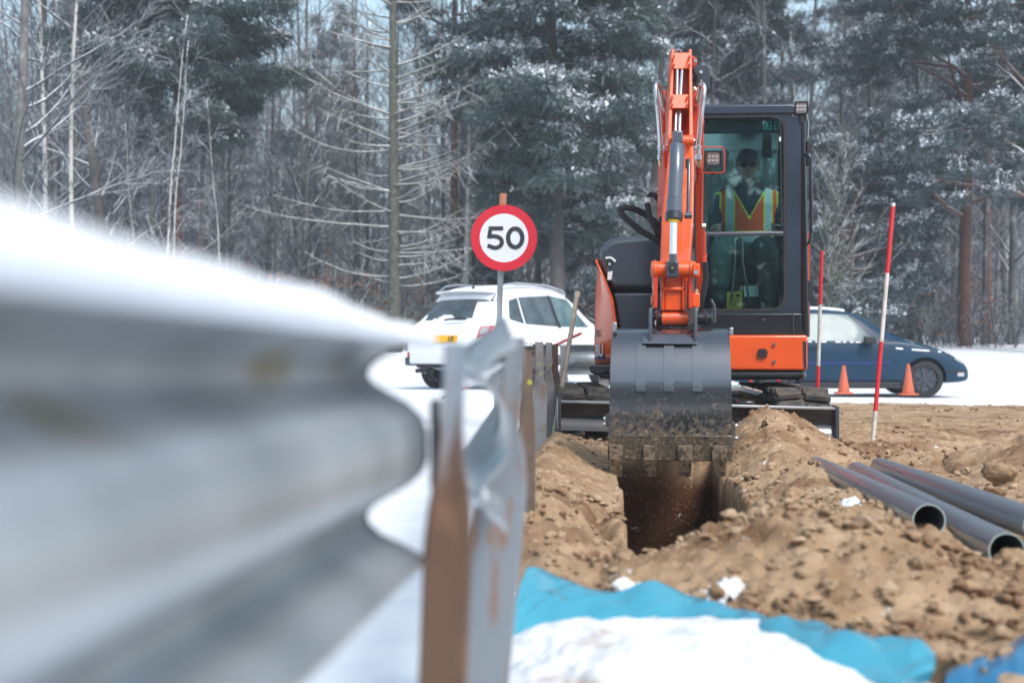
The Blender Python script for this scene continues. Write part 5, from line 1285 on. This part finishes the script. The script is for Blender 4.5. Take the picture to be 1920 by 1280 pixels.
part(lambda b: b.box((-.012, 0, .50), (.10, 1.5, .20)), 'bumper_insert', 'white_paint', WC, bevel=.03, bseg=3)
part(lambda b: (b.box((.10, .80, .44), (.25, .16, .14)), b.box((.10, -.80, .44), (.25, .16, .14))), 'bumper_corner', 'hood_gray', WC, bevel=.03)
part(lambda b: b.box((.10, 0, .38), (.2, 1.3, .08)), 'bumper_lower', 'black_matte', WC, bevel=.02)
part(lambda b: (b.tube([(.0, .56, .30), (-.09, .56, .29)], .035, 14), b.tube([(.0, -.56, .30), (-.09, -.56, .29)], .035, 14)), 'exhaust', 'black_matte', WC)
for s in (-1,):
    e = (0, -s, 0) if s > 0 else (0, 1, 0)
    for nm, q in (('quarter_window', [(.62, -1, 1.10), (.98, -1, 1.035), (1.02, -1, 1.45), (.78, -1, 1.40)]), ('rear_door_window', [(1.03, -1, 1.03), (1.98, -1, 1.0), (1.92, -1, 1.505), (1.06, -1, 1.46)]), ('front_door_window', [(2.10, -1, 1.0), (3.05, -1, 1.0), (2.62, -1, 1.46), (2.02, -1, 1.505)])):
        patch(bvw, q, e, nm, 'car_glass' if 'front' not in nm else 'car_glass_pale', WC, off=.006)
    patch(bvw, [(1.985, -1, .98), (2.09, -1, .98), (2.01, -1, 1.51), (1.93, -1, 1.51)], e, 'door_pillar', 'black_matte', WC, off=.007, n=(2, 12))
    for x in (1.06, 2.04, 3.1): patch(bvw, [(x, -1, .35), (x+.012, -1, .35), (x+.012, -1, .98), (x, -1, .98)], e, 'door_seam', 'black_matte', WC, off=.004, n=(1, 10))
    for x in (1.22, 2.22): part(lambda b: b.tube([(x, -.93, .87), (x+.03, -.955, .875), (x+.17, -.955, .88), (x+.2, -.93, .88)], .014, 8), 'door_handle', 'white_paint', WC, smooth=60)
for s in (1, -1): patch(bvw, [(.62, s, 1.10), (3.05, s, 1.0), (2.62, s, 1.46), (.78, s, 1.42)], (0, -1 if s > 0 else 1, 0), 'side_windows', 'car_glass', WC, off=.004) if s > 0 else None
patch(bvw, [(3.6, .66, 1.10), (3.6, -.66, 1.10), (3.6, -.56, 1.50), (3.6, .56, 1.50)], (-1, 0, 0), 'windscreen', 'car_glass', WC, off=.006)
for s in (1, -1): part(lambda b: b.tube([(.55, s*.60, 1.55), (.75, s*.61, 1.65), (1.1, s*.62, 1.69), (2.0, s*.62, 1.685), (2.5, s*.60, 1.62), (2.65, s*.585, 1.56)], [.012, .017, .019, .019, .015, .01], 8), 'roof_rail', 'steel', WC, smooth=60)
part(lambda b: b.tube([(.72, 0, 1.60), (.74, 0, 1.66), (.62, 0, 1.74)], [.03, .012, .005], 6), 'aerial', 'black_matte', WC)
# snow blanket on the roof
sn = patch(bvw, [(.42, .56, 1.7), (.42, -.56, 1.7), (2.7, -.56, 1.7), (2.7, .56, 1.7)], (0, 0, -1), 'roof_snow', 'car_snow', WC, off=.035, n=(16, 30))
s_ = sn.modifiers.new('solid', 'SOLIDIFY'); s_.thickness = .06; s_.offset = -1
for x in (.80, 3.55):
    for s in (1, -1): wheel(WC, x, s*.81, .36, .24, s, 'tyre_snowy' if x < 1 else 'tyre', 'black_matte')
WC.rotation_euler.z = R(55); WC.scale = (1.04, 1.04, 1.09)

# blue car: side on, nose to the right
BC_D = 22.6; bsx = FPX/BC_D
BCAR = empty('blue_car', (W(1828, 0, BC_D).x-3.86, BC_D+.8, -.07), 'dark blue hatchback with frosted windows parked in the snow behind the cones', 'car')
z0b = -.07
st = [(0.0, .40, .72, .62, .6, .4), (.04, .28, .92, .74, .80, .5), (.14, .22, 1.16, .80, .90, .56), (.35, .20, 1.34, .82, .93, .56), (.7, .19, 1.405, .83, .93, .57), (1.2, .18, 1.43, .835, .92, .575), (1.75, .18, 1.42, .835, .90, .57), (2.1, .18, 1.34, .835, .89, .55),
      (2.42, .18, 1.13, .83, .88, .55), (2.75, .19, .94, .825, .87, .5), (3.1, .20, .86, .815, .80, .5), (3.45, .21, .74, .79, .68, .45), (3.7, .22, .60, .73, .52, .4), (3.82, .26, .50, .62, .42, .3), (3.85, .34, .46, .5, .40, .3)]
body_b, bvb = car_shell('body', st, 'car_blue', BCAR, [(.72, .29, .345), (3.07, .29, .345)])
E = (0, 1, 0)
for nm, q in (('rear_side_window', [(.42, -1, .93), (.98, -1, .90), (1.0, -1, 1.32), (.62, -1, 1.29)]), ('front_side_window', [(1.13, -1, .90), (2.30, -1, .885), (1.88, -1, 1.315), (1.15, -1, 1.335)])):
    patch(bvb, q, E, nm, 'car_glass_pale', BCAR, off=.006)
    s = 1
patch(bvb, [(.985, -1, .88), (1.115, -1, .88), (1.135, -1, 1.345), (1.005, -1, 1.335)], E, 'door_pillar', 'hood_gray', BCAR, off=.008, n=(2, 12))
patch(bvb, [(2.33, -1, .875), (2.52, -1, .875), (1.93, -1, 1.33), (1.89, -1, 1.32)], E, 'mirror_base', 'hood_gray', BCAR, off=.004, n=(4, 12))
patch(bvb, [(1.075, -1, .25), (1.09, -1, .25), (1.09, -1, .88), (1.075, -1, .88)], E, 'door_seam', 'black_matte', BCAR, off=.004, n=(1, 12))
patch(bvb, [(2.56, -1, .25), (2.572, -1, .25), (2.54, -1, .86), (2.528, -1, .86)], E, 'door_seam', 'black_matte', BCAR, off=.004, n=(1, 12))
patch(bvb, [(1.10, -1, .53), (2.54, -1, .53), (2.54, -1, .56), (1.10, -1, .56)], E, 'side_strip', 'navy', BCAR, off=.008, n=(16, 1))
part(lambda b: b.box((1.87, -.80, .19), (1.6, .05, .10)), 'sill', 'black_matte', BCAR, bevel=.02)
part(lambda b: b.tube([(1.2, -.845, .80), (1.23, -.865, .80), (1.36, -.865, .80), (1.39, -.845, .80)], .012, 8), 'door_handle', 'black_matte', BCAR, smooth=60)
part(lambda b: b.add([Vector((2.17, -.93, .90))+Vector((a*.10, b2*.07, c*.07)) for a, b2, c in ((-1, -1, -.7), (1, -.6, -.6), (1, 1, -.7), (-1, 1, -.8), (-1, -1, .9), (.7, -.6, .7), (.7, 1, .8), (-1, 1, .9))], [(3, 2, 1, 0), (4, 5, 6, 7), (0, 1, 5, 4), (1, 2, 6, 5), (2, 3, 7, 6), (3, 0, 4, 7)]), 'door_mirror', 'black_matte', BCAR, bevel=.02, bseg=3)
patch(bvb, [(3.56, -1, .60), (3.76, -1, .50), (3.74, -1, .60), (3.60, -1, .68)], E, 'headlight', 'lamp_clear', BCAR, off=.008, n=(6, 5))
patch(bvb, [(4.5, -.66, .50), (4.5, .66, .50), (4.5, .62, .60), (4.5, -.62, .60)], (-1, 0, 0), 'front_lights', 'lamp_clear', BCAR, off=.008)
patch(bvb, [(3.60, -1, .33), (3.72, -1, .33), (3.72, -1, .39), (3.60, -1, .39)], E, 'fog_light', 'lamp_clear', BCAR, off=.008, n=(4, 4))
patch(bvb, [(3.40, -1, .40), (3.85, -1, .40), (3.85, -1, .43), (3.40, -1, .43)], E, 'bumper_strip', 'black_matte', BCAR, off=.012, n=(10, 1))
patch(bvb, [(2.8, .60, .93), (2.8, -.60, .93), (2.8, -.5, 1.33), (2.8, .5, 1.33)], (-1, 0, 0), 'windscreen', 'car_glass_pale', BCAR, off=.006)
patch(bvb, [(-.2, .56, .98), (-.2, -.56, .98), (-.2, -.48, 1.32), (-.2, .48, 1.32)], (1, 0, 0), 'rear_window', 'car_glass_pale', BCAR, off=.006)
sn = patch(bvb, [(.22, .50, 1.7), (.22, -.50, 1.7), (1.86, -.50, 1.7), (1.86, .50, 1.7)], (0, 0, -1), 'roof_snow', 'car_snow', BCAR, off=.03, n=(16, 24))
s_ = sn.modifiers.new('solid', 'SOLIDIFY'); s_.thickness = .05; s_.offset = -1
patch(bvb, [(2.60, -1, .765), (3.45, -1, .70), (3.45, -1, .722), (2.60, -1, .79)], E, 'snow_streak', 'car_snow', BCAR, off=.012, n=(30, 2), drop=lambda p: math.sin(p.x*31)+math.sin(p.x*13) < -.3)
patch(bvb, [(1.12, -1, .872), (2.28, -1, .862), (2.28, -1, .880), (1.12, -1, .892)], E, 'window_snow', 'car_snow', BCAR, off=.014, n=(40, 1), drop=lambda p: math.sin(p.x*23)+math.sin(p.x*57) < .1)
sn = patch(bvb, [(2.55, .50, 1.7), (2.55, -.55, 1.7), (2.75, -.6, 1.7), (2.75, .6, 1.7)], (0, 0, -1), 'wiper_snow', 'car_snow', BCAR, off=.02, n=(16, 4))
for x in (.72, 3.07):
    for s in (1, -1): wheel(BCAR, x, s*.735, .285, .18, s, 'tyre', 'hood_gray')

# ------------------------------------------------------------------ forest
def curve_pts(p, d, L, n, droop, wob, rng):
    pts = [p.copy()]; d = d.normalized()
    for i in range(n):
        d = (d+Vector((rng.uniform(-wob, wob), rng.uniform(-wob, wob), rng.uniform(-wob, wob)+droop))).normalized()
        pts.append(pts[-1]+d*(L/n))
    return pts, d
def rdir(rng, d, lo, hi, zf=.6):
    t = Vector((rng.uniform(-1, 1), rng.uniform(-1, 1), rng.uniform(-1, 1)*zf)); t = (t-d*t.dot(d)).normalized()
    a = R(rng.uniform(lo, hi)); return (d*math.cos(a)+t*math.sin(a)).normalized()
class Tree:
    def __init__(s): s.trunk = MB(); s.crown = MB(); s.q = []; s.qm = []
    def quads(s, A, Dv, Wv, mi):       # arrays: base, along vector, width vector
        s.q.append(np.stack([A-Wv*.5, A+Wv*.5, A+Dv+Wv*.3, A+Dv-Wv*.3], 1)); s.qm.append(np.full(len(A), mi))
def trunk_of(T, h, r, lean, wob, rng, sides=9, n=14):
    pts = [Vector((0, 0, -.3))]; d = Vector((lean[0], lean[1], 1)).normalized()
    for i in range(n):
        d = (d+Vector((rng.uniform(-wob, wob), rng.uniform(-wob, wob), 0))+Vector((0, 0, .03))).normalized(); pts.append(pts[-1]+d*(h/n))
    rs = [r*1.25]+[r*(1-.82*i/n) for i in range(1, n+1)]
    T.trunk.tube(pts, rs, sides); return pts, rs
def at(pts, u):
    k = u*(len(pts)-1); i = min(int(k), len(pts)-2); return pts[i].lerp(pts[i+1], k-i), (pts[i+1]-pts[i]).normalized()
def finish(T, name, tm, cms, crown_name='crown'):
    ro = empty(name, (0, 0, 0)); t = T.trunk.build('trunk', tm, ro, smooth=180)
    if T.crown.v:
        T.crown.build(crown_name if not T.q else 'branches', cms[0], ro, smooth=180)
    if T.q:
        q = np.concatenate(T.q); m = np.concatenate(T.qm); k = len(q)
        raw_mesh('crown', q.reshape(-1, 3), np.arange(4*k).reshape(k, 4), cms[1:], mi=m, smooth=0, parent=ro)
    return ro
def bare_tree(seed, h=17, r=.13, start=.15, n=34, up=40, L0=.30, wob=.04, fine=1., tm='bark_dark', cm='twig', name='bare_tree', lean=(0, 0), sides=8, thick=.5, lowbranch=1.):
    rng = random.Random(seed); T = Tree(); pts, rs = trunk_of(T, h, r, lean, wob, rng, sides)
    for i in range(n):
        u = start+(1-start)*(i+rng.random())/n*.97; p, d = at(pts, u); rr = r*(1-.82*u)
        L = h*L0*(1-u)**.7*rng.uniform(.6, 1.15)+.5; bd = rdir(rng, d, 90-up-12, 90-up+15, .3)
        bp, _ = curve_pts(p, bd, L, 6, .05, .14, rng); b0 = rr*thick*rng.uniform(.5, .9)
        T.crown.tube(bp, [max(.008, b0*(1-.85*k/6)) for k in range(7)], 4, cap=False)
        for j in range(int((3+L*1.8)*fine)):
            v = rng.uniform(.15, .97); q, dd = at(bp, v); sd = rdir(rng, dd, 25, 60, .6); sd.z += .2
            l2 = L*.42*(1-v*.6)*rng.uniform(.5, 1.2); sp, _ = curve_pts(q, sd, l2, 3, .06, .16, rng)
            T.crown.tube(sp, [max(.007, b0*.38*(1-v*.6)), .009, .007, .004], 3, cap=False)
            for k in range(int((2+l2*2.6)*fine)):
                z, d3 = at(sp, rng.uniform(.15, 1)); td = rdir(rng, d3, 20, 60, .8); td.z += .15
                l3 = rng.uniform(.25, .7); t1 = z+td.normalized()*l3
                T.crown.tube([z, t1], [.0065, .003], 3, cap=False)
    return finish(T, name, tm, [cm])
def tufts(T, C, out, size, nr, k=7, droop=.5, snow=0, spread=1.):
    """needle tufts: k narrow blades per centre; C (n,3), out (n,3)"""
    n = len(C); A = np.repeat(C, k, 0)+nr.randn(n*k, 3)*size*.22; o = np.repeat(out, k, 0)
    D = o*.7+nr.randn(n*k, 3)*.62*spread; D[:, 2] -= droop; D /= np.linalg.norm(D, axis=1)[:, None]
    Wv = np.cross(D, nr.randn(n*k, 3)); Wv /= np.linalg.norm(Wv, axis=1)[:, None]+1e-9
    T.quads(A, D*size*nr.uniform(.7, 1.3, (n*k, 1)), Wv*size*.12, 0)
    if snow:
        s = nr.rand(n) < snow; Cs = C[s]; m = len(Cs)
        if m:
            kk = 11; A = np.repeat(Cs, kk, 0)+nr.randn(m*kk, 3)*size*.24; A[:, 2] += size*.26
            a = nr.rand(m*kk)*6.28; D = np.stack([np.cos(a), np.sin(a), nr.randn(m*kk)*.55-.12], -1); Wv = np.stack([-np.sin(a), np.cos(a), nr.randn(m*kk)*.8], -1)
            T.quads(A, D*size*.30, Wv*size*.20, 1)
def conifer(seed, h=17, r=.20, z0=2.5, step=.55, Lmax=3.2, droop=-.10, size=.30, snow=.5, nb=5, dens=1., tm='bark_dark', needle='needle', name='pine_tree', shape=.8, top_h=None, gap=0., lean=(0, 0), up=.15, pad=.34):
    rng = random.Random(seed); nr = np.random.RandomState(seed); T = Tree(); pts, rs = trunk_of(T, h, r, lean, .015, rng, 10)
    z = z0; Cs = []; Os = []; Ss = []
    while z < h-.3:
        u = z/h; f = min(1, (1-u)**shape*1.5); f2 = min(1, (z-z0)/2.5*.6+.45)
        for b in range(nb):
            if rng.random() < gap: continue
            a = rng.uniform(0, 6.28); L = Lmax*f*f2*rng.uniform(.6, 1.15)+.3; p, _ = at(pts, min(.999, (z+.3)/(h+.0)))
            d = Vector((math.cos(a), math.sin(a), up+rng.uniform(-.1, .1))); bp, _ = curve_pts(p+Vector((0, 0, rng.uniform(-.25, .25))), d, L, 7, droop, .06, rng)
            T.crown.tube(bp, [max(.010, r*.22*(1-u*.6)*(1-.85*k/7)) for k in range(8)], 4, cap=False)
            m = int(L*L*9*dens+L*10*dens)
            v = nr.uniform(.22, 1., m)**.75; side = nr.uniform(-1, 1, m)*pad*L*(1-(v-.45)**2*2.2).clip(.15, 1)
            B = np.array([at(bp, float(q))[0][:] for q in v]); per = np.array([-math.sin(a), math.cos(a), 0]); ou = np.array([math.cos(a), math.sin(a), 0])
            C = B+per*side[:, None]; C[:, 2] -= np.abs(side)*.22; C[:, 2] += nr.randn(m)*.06
            Cs.append(C); Os.append(ou[None]+per[None]*np.sign(side)[:, None]*.5); clump = rng.random() < .8
            Ss.append(np.full(m, snow if clump else snow*.25)*(nr.rand(m) < 1))
        z += step*rng.uniform(.75, 1.25)
    C = np.concatenate(Cs); O = np.concatenate(Os); S = np.concatenate(Ss)
    cl = fbm(C[:, 0]*1.1+50, C[:, 1]*1.1+C[:, 2]*1.7+90, 1., 3, seed)
    sm = nr.rand(len(C)) < S*np.clip(1.0+cl*5.5, 0, 1.7)
    tufts(T, C[~sm], O[~sm], size, nr, 10, .45); tufts(T, C[sm], O[sm], size, nr, 7, .55, snow=1.)
    return finish(T, name, tm, ['twig', needle, 'needle_snow'])
def scots(seed, h=16, r=.22, z0=5.5, **k):
    """red-barked pine with rounded clumps of needles at the ends of crooked limbs"""
    rng = random.Random(seed); nr = np.random.RandomState(seed); T = Tree(); pts, rs = trunk_of(T, h, r, k.get('lean', (0, 0)), .03, rng, 10)
    Cs = []; Sn = []
    n = k.get('n', 34)
    for i in range(n):
        z = z0+(h-z0)*(i/n)**.9; a = rng.uniform(0, 6.28); L = k.get('L', 3.6)*(1-(z/h)**3*.6)*rng.uniform(.5, 1.1); p, _ = at(pts, min(.99, z/h))
        bp, _ = curve_pts(p, Vector((math.cos(a), math.sin(a), rng.uniform(-.05, .55))), L, 6, .02, .22, rng)
        T.crown.tube(bp, [max(.012, .06*(1-.8*q/6)) for q in range(7)], 5, cap=False)
        for j in range(int(3+L*2.6)):
            q, dd = at(bp, rng.uniform(.35, 1)); sd = rdir(rng, dd, 20, 75, .5); sp, _ = curve_pts(q, sd, rng.uniform(.4, 1.1), 3, .03, .2, rng)
            T.crown.tube(sp, [.014, .011, .008, .006], 3, cap=False); c = np.array(sp[-1][:]); R_ = rng.uniform(.28, .5)
            m = 26; P = nr.randn(m, 3); P /= np.linalg.norm(P, axis=1)[:, None]; P *= nr.rand(m, 1)**.5; P[:, 2] *= .55
            Cs.append(c+P*R_); Sn.append((P[:, 2] > .12)*(rng.random() < k.get('snow', .75)))
    C = np.concatenate(Cs); S = np.concatenate(Sn).astype(bool); O = np.zeros_like(C); O[:, 2] = .2
    tufts(T, C[~S], O[~S], .20, nr, 6, -.1, spread=1.2); tufts(T, C[S], O[S], .20, nr, 5, -.1, snow=1., spread=1.2)
    return finish(T, 'scots_pine', 'bark_red', ['bark_red', 'needle_dark', 'needle_snow'])
def larch(seed, h=17, r=.17):
    rng = random.Random(seed); T = Tree(); pts, rs = trunk_of(T, h, r, (0, 0), .006, rng, 10)
    z = 2.2
    while z < h-.4:
        for b in range(rng.randint(3, 4)):
            side = rng.choice((-1, 1)); a = (0 if side > 0 else math.pi)+rng.uniform(-.9, .9); L = (4.2 if z > 3 else 3.)*(1-z/h)**.55*rng.uniform(.35, 1.2)
            p, _ = at(pts, min(.99, (z+rng.uniform(-.2, .2))/h)); bp, _ = curve_pts(p, Vector((math.cos(a), math.sin(a), rng.uniform(-.12, .30) if z > 4 else rng.uniform(-.15, .1))), L, 9, rng.uniform(.01, .075), .07, rng)
            T.crown.tube(bp, [.034*(1-.75*q/9)*(1-z/h*.4) for q in range(10)], 5, cap=False)
            for j in range(int(L*8)):
                q, dd = at(bp, rng.uniform(.2, 1)); sd = rdir(rng, dd, 30, 80, 1); sd.z -= .15; l = rng.uniform(.2, .75)
                T.crown.tube([q, q+sd*l*.6, q+sd*l+Vector((0, 0, -.06))], [.008, .006, .003], 3, cap=False)
                if rng.random() < .5:
                    q2 = q+sd*l*.5; s2 = rdir(rng, sd, 30, 60, 1); T.crown.tube([q2, q2+s2*.3], [.005, .0025], 3, cap=False)
        z += rng.uniform(.30, .50)
    return finish(T, 'larch_tree', 'bark_moss', ['twig_moss'])
def put(o, px, D, label, cat='tree', group=None, rz=0, s=1., copy=True, zoff=0):
    c = copy_thing(o) if copy else o
    x = (px-960)/FPX*D; c.location = (x, D, float(terrain(np.array([[x]]), np.array([[float(D)]]))[0, 0])+zoff)
    c.rotation_euler = (0, 0, rz); c.scale = (s, s, s); tag(c, label, cat, group); return c
# distinctive trees at the edge of the wood
put(larch(3), 740, 37, 'bare greenish larch with long snow-lined branches, behind the white car', copy=False)
left = bare_tree(11, 17, .15, .12, 30, 25, .30, .02, tm='bark_gray', name='bare_tree', lean=(.06, 0), thick=.42); put(left, 6, 31, 'pale smooth trunk with arching snowy branches at the far left edge', copy=False, rz=.4)
birch = bare_tree(21, 15, .075, .25, 26, 45, .20, .03, tm='bark_birch', name='birch_tree', fine=.9)
put(birch, 88, 36, 'slender birch just right of the pale trunk at the left edge', copy=False)
put(birch, 138, 34, 'slender birch with the whitest stem, second from the left edge', rz=2.1, s=.92)
multi = bare_tree(31, 18, .17, .10, 44, 38, .34, .05, tm='bark_dark', name='bare_tree', fine=1.); put(multi, 207, 40, 'dark crooked tree with heavy snowy limbs left of the reddish pine', copy=False)
put(conifer(41, 19, .19, 6.2, .5, 3.6, -.03, .30, .42, 5, .75, tm='bark_red', needle='needle', shape=.5, up=.25), 334, 43, 'tall pine with reddish trunk and soft green crown, left of the larch', copy=False)
sap = bare_tree(51, 8.5, .035, .2, 18, 50, .16, .05, tm='bark_birch', name='sapling', fine=.8, sides=6)
for px, D, lb, s in ((313, 33, 'thin pale sapling, left of a close pair under the reddish pine', 1.), (332, 34, 'thin pale sapling, right of a close pair under the reddish pine', .95), (408, 37, 'thin leaning sapling between the reddish pine and the larch', .8), (247, 35, 'thin sapling beside the dark crooked tree', .7)):
    put(sap, px, D, lb, rz=px*.7, s=s, copy=(px != 313))
put(scots(61, 18, .16, 9.5, n=22, L=2.6), 850, 44, 'pine with bare orange-red trunk rising above the speed sign', copy=False)
put(birch, 872, 41, 'white-stemmed birch touching the orange-red pine trunk', rz=4.2, s=1.25)
big = conifer(71, 19, .23, 3.0, .55, 3.3, -.075, .28, .55, 5, .9, shape=.55, up=.22)
put(big, 1047, 38, 'big dark pine with snow-laden drooping boughs between the sign and the boom', copy=False)
p2 = conifer(72, 18, .17, 8.0, .5, 3.0, -.07, .30, .5, 5, 1., shape=.6, up=.2, needle='needle_dark')
put(p2, 1392, 50, 'dark pine rising straight above the cab', copy=False, s=1.1)
sc1 = scots(81, 17, .19, 3.9, n=50, L=4.4, snow=.95)
put(sc1, 1808, 40, 'large scots pine with thick reddish trunk, right behind the blue car bonnet', copy=False)
put(scots(82, 16, .14, 6.0, n=24, L=2.8), 1855, 47, 'second dark scots pine just right of the thick reddish trunk', copy=False)
put(sc1, 1640, 58, 'scots pine set back between the ranging poles', rz=2.5, s=.9)
put(sc1, 1960, 36, 'scots pine whose snowy branches reach in from the right edge', rz=4.0, s=.95)
low = scots(83, 5.2, .07, .7, n=26, L=1.7, snow=.9)
for px, D, lb, s in ((1590, 38, 'low snowy young pine behind the roof of the blue car', 1.), (1625, 46, 'young snowy pine behind the tallest ranging pole', 1.25), (1100, 40, 'young snowy pine at the foot of the big dark pine', .95), (880, 43, 'young pine at the foot of the birch behind the sign', .6)):
    put(low, px, D, lb, rz=px*.31, s=s, copy=(px != 1590))
shr = bare_tree(91, 5.5, .04, .04, 30, 62, .5, .06, tm='bark_moss', cm='twig_moss', name='bare_shrub', fine=.9, sides=6)
put(shr, 1550, 36, 'bare many-stemmed bush right beside the cab', cat='shrub', copy=False)
b = MB(); b.tube([(0, 0, -.2), (0, 0, 1.5)], .10, 12); o = b.build('post', 'bark_moss', None, loc=tuple(W(917, 0, 34))); o.location.z = .45
sn = b = MB(); b.tube([(0, 0, 1.5), (0, 0, 1.56), (0, 0, 1.6)], [.11, .10, .04], 12); b.build('snow_cap', 'car_snow', o, smooth=60)
o.name = 'wooden_post'; tag(o, 'mossy wooden post capped with snow behind the roof of the white car', 'post')
# the depth of the wood
rng = random.Random(77)
kinds = [bare_tree(100+i, 13.5+i % 3, .09+.02*(i % 4), .12, 30, 42+4*(i % 3), .24, .03, tm=('bark_dark', 'bark_gray', 'bark_dark')[i % 3], fine=1.15) for i in range(6)]
used = set(); cells = []
for row, D0 in enumerate((44, 49, 54, 60, 67, 75)):
    hw = .40*D0; n_ = 22
    for i in range(n_):
        x = -hw+2*hw*(i+rng.random())/n_; D = D0+rng.uniform(-2.5, 2.5); k = rng.randrange(6)
        put(kinds[k], 960+x/D*FPX, D, 'thin bare tree, frosted with snow, standing in the depth of the wood', group='thin bare trees in the depth of the wood', rz=rng.uniform(0, 6.3), s=rng.uniform(.75, 1.15), copy=(k in used)); used.add(k)
pk = [conifer(200+i, 16, .15, 5.5, .6, 2.5, -.04, .32, .4, 4, .7, shape=.6, needle='needle_dark', tm='bark_red') for i in range(2)]
used = set()
for i in range(9):
    px = -60+i*240+rng.uniform(-50, 50); D = rng.uniform(60, 78); k = i % 2
    if 400 < px < 520 or 1180 < px < 1300: D = 78
    put(pk[k], px, D, 'distant pine with dark crown standing far back among bare trees', group='pines far back in the wood', rz=rng.uniform(0, 6.3), s=rng.uniform(.8, 1.1), copy=(k in used)); used.add(k)
# undergrowth and the far mass of the wood
def brush(name, x0, x1, y0, y1, n, h, mname, seed, label, leaf=0):
    rg = random.Random(seed); b = MB()
    for i in range(n):
        y = rg.uniform(y0, y1); x = rg.uniform(x0, x1)*y; z = float(terrain(np.array([[x]]), np.array([[y]]))[0, 0]); p = Vector((x, y, z-.05)); hh = h*rg.uniform(.4, 1.2)
        d = Vector((rg.uniform(-.5, .5), rg.uniform(-.5, .5), 1)); pt, _ = curve_pts(p, d, hh, 3, 0, .18, rg); b.tube(pt, [.016, .012, .009, .005], 3, cap=False)
        for j in range(5):
            q, dd = at(pt, rg.uniform(.2, .98)); sd = rdir(rg, dd, 30, 80, .6); l = rg.uniform(.2, .6)*hh*.5
            b.tube([q, q+sd*l*.5+Vector((0, 0, .03)), q+sd*l], [.008, .006, .004], 3, cap=False)
    return tag(b.build(name, mname, None, smooth=180), label, 'undergrowth', kind='stuff')
brush('undergrowth', -.42, .42, 38, 62, 3400, 2.0, 'twig', 5, 'tangle of bare snowy brushwood along the foot of the wood')
brush('undergrowth', -.25, -.04, 37, 46, 700, 1.7, 'twig_moss', 6, 'mossy thin brushwood behind the white car')
nr = np.random.RandomState(8); n = 900; yy = nr.uniform(39, 44, n); xx = np.where(nr.rand(n) < .8, nr.uniform(-.18, -.06, n), nr.uniform(.2, .34, n))*yy
A = np.stack([xx, yy, .75+nr.rand(n)**1.3*2.1], -1); D_ = nr.randn(n, 3)*.04; D_[:, 2] -= .05; Wv = nr.randn(n, 3)*.03
q = np.stack([A-Wv, A+Wv, A+D_+Wv, A+D_-Wv], 1).reshape(-1, 3)
tag(raw_mesh('withered_leaves', q, np.arange(4*n).reshape(n, 4), 'leaf_brown', smooth=0), 'withered orange-brown leaves still hanging in the undergrowth behind the white car', 'leaves', kind='stuff')
# far wood: one mass
rg = random.Random(9); b = MB(); nb = MB()
for i in range(900):
    y = rg.uniform(80, 125); x = rg.uniform(-.45, .45)*y; h = rg.uniform(12, 22)*(y/100)**.6; z = 1.2
    pt, _ = curve_pts(Vector((x, y, z)), Vector((rg.uniform(-.05, .05), 0, 1)), h, 4, 0, .03, rg); r = rg.uniform(.05, .13); b.tube(pt, [r, r*.8, r*.6, r*.4, .015], 4, cap=False)
    for j in range(30):
        q, dd = at(pt, rg.uniform(.12, .98)); sd = rdir(rg, dd, 30, 60, .4); l = rg.uniform(.8, 2.6)
        b.tube([q, q+sd*l*.5+Vector((0, 0, .15)), q+sd*l+Vector((0, 0, .5))], [.028, .02, .01], 3, cap=False)
        q2 = q+sd*l*.6; s2 = rdir(rg, sd, 30, 60, .8); b.tube([q2, q2+s2*l*.5], [.014, .007], 3, cap=False)
tag(b.build('far_wood', 'twig', None, smooth=180), 'far mass of bare frosted trees closing off the view', 'wood', kind='stuff')
# dark trees added unseen behind the camera, for paint and glass to reflect
rg = random.Random(19); b = MB(); nr = np.random.RandomState(3); Q = []
for i in range(640):
    x = rg.uniform(-95, 95); y = -rg.uniform(32, 38); h = rg.uniform(9, 15); pt, _ = curve_pts(Vector((x, y, -.2)), Vector((rg.uniform(-.05, .05), 0, 1)), h, 4, 0, .03, rg)
    r_ = rg.uniform(.08, .18); b.tube(pt, [r_, r_*.8, r_*.6, r_*.4, .02], 5, cap=False)
    for j in range(16):
        q, dd = at(pt, rg.uniform(.1, .98)); sd = rdir(rg, dd, 30, 70, .4); l = rg.uniform(1, 2.6); b.tube([q, q+sd*l*.5, q+sd*l], [.04, .03, .015], 3, cap=False)
        if i % 3: Q.append(np.array((q+sd*l*.7)[:])+nr.randn(26, 3)*.45)
o = b.build('unseen_reflection_wood', 'bark_dark', None, smooth=180); tag(o, 'dark belt of trees added out of view behind the camera for reflections', 'wood', kind='stuff')
Q = np.concatenate(Q); n_ = len(Q); D_ = nr.randn(n_, 3)*.28; Wv = nr.randn(n_, 3)*.10
q = np.stack([Q-Wv, Q+Wv, Q+D_+Wv, Q+D_-Wv], 1).reshape(-1, 3)
raw_mesh('needles', q, np.arange(4*n_).reshape(n_, 4), 'needle_dark', smooth=0, parent=o)
# cold misty air
hz = bpy.data.materials.new('haze'); hz.use_nodes = True; n = hz.node_tree.nodes; n.remove(n['Principled BSDF'])
pv = n.new('ShaderNodeVolumePrincipled'); pv.inputs['Color'].default_value = (.86, .90, .97, 1); pv.inputs['Density'].default_value = HAZE_DENSITY = .0025; pv.inputs['Anisotropy'].default_value = .2
hz.node_tree.links.new(pv.outputs[0], n['Material Output'].inputs['Volume'])
MATS['haze'] = hz
b = MB(); b.box((0, 55, 13.5), (240, 200, 31)); o = b.build('haze', 'haze', None, smooth=0); o['kind'] = 'stuff'; o['label'] = 'thin cold mist filling the air of the wood'
SC.cycles.volume_step_rate = 10
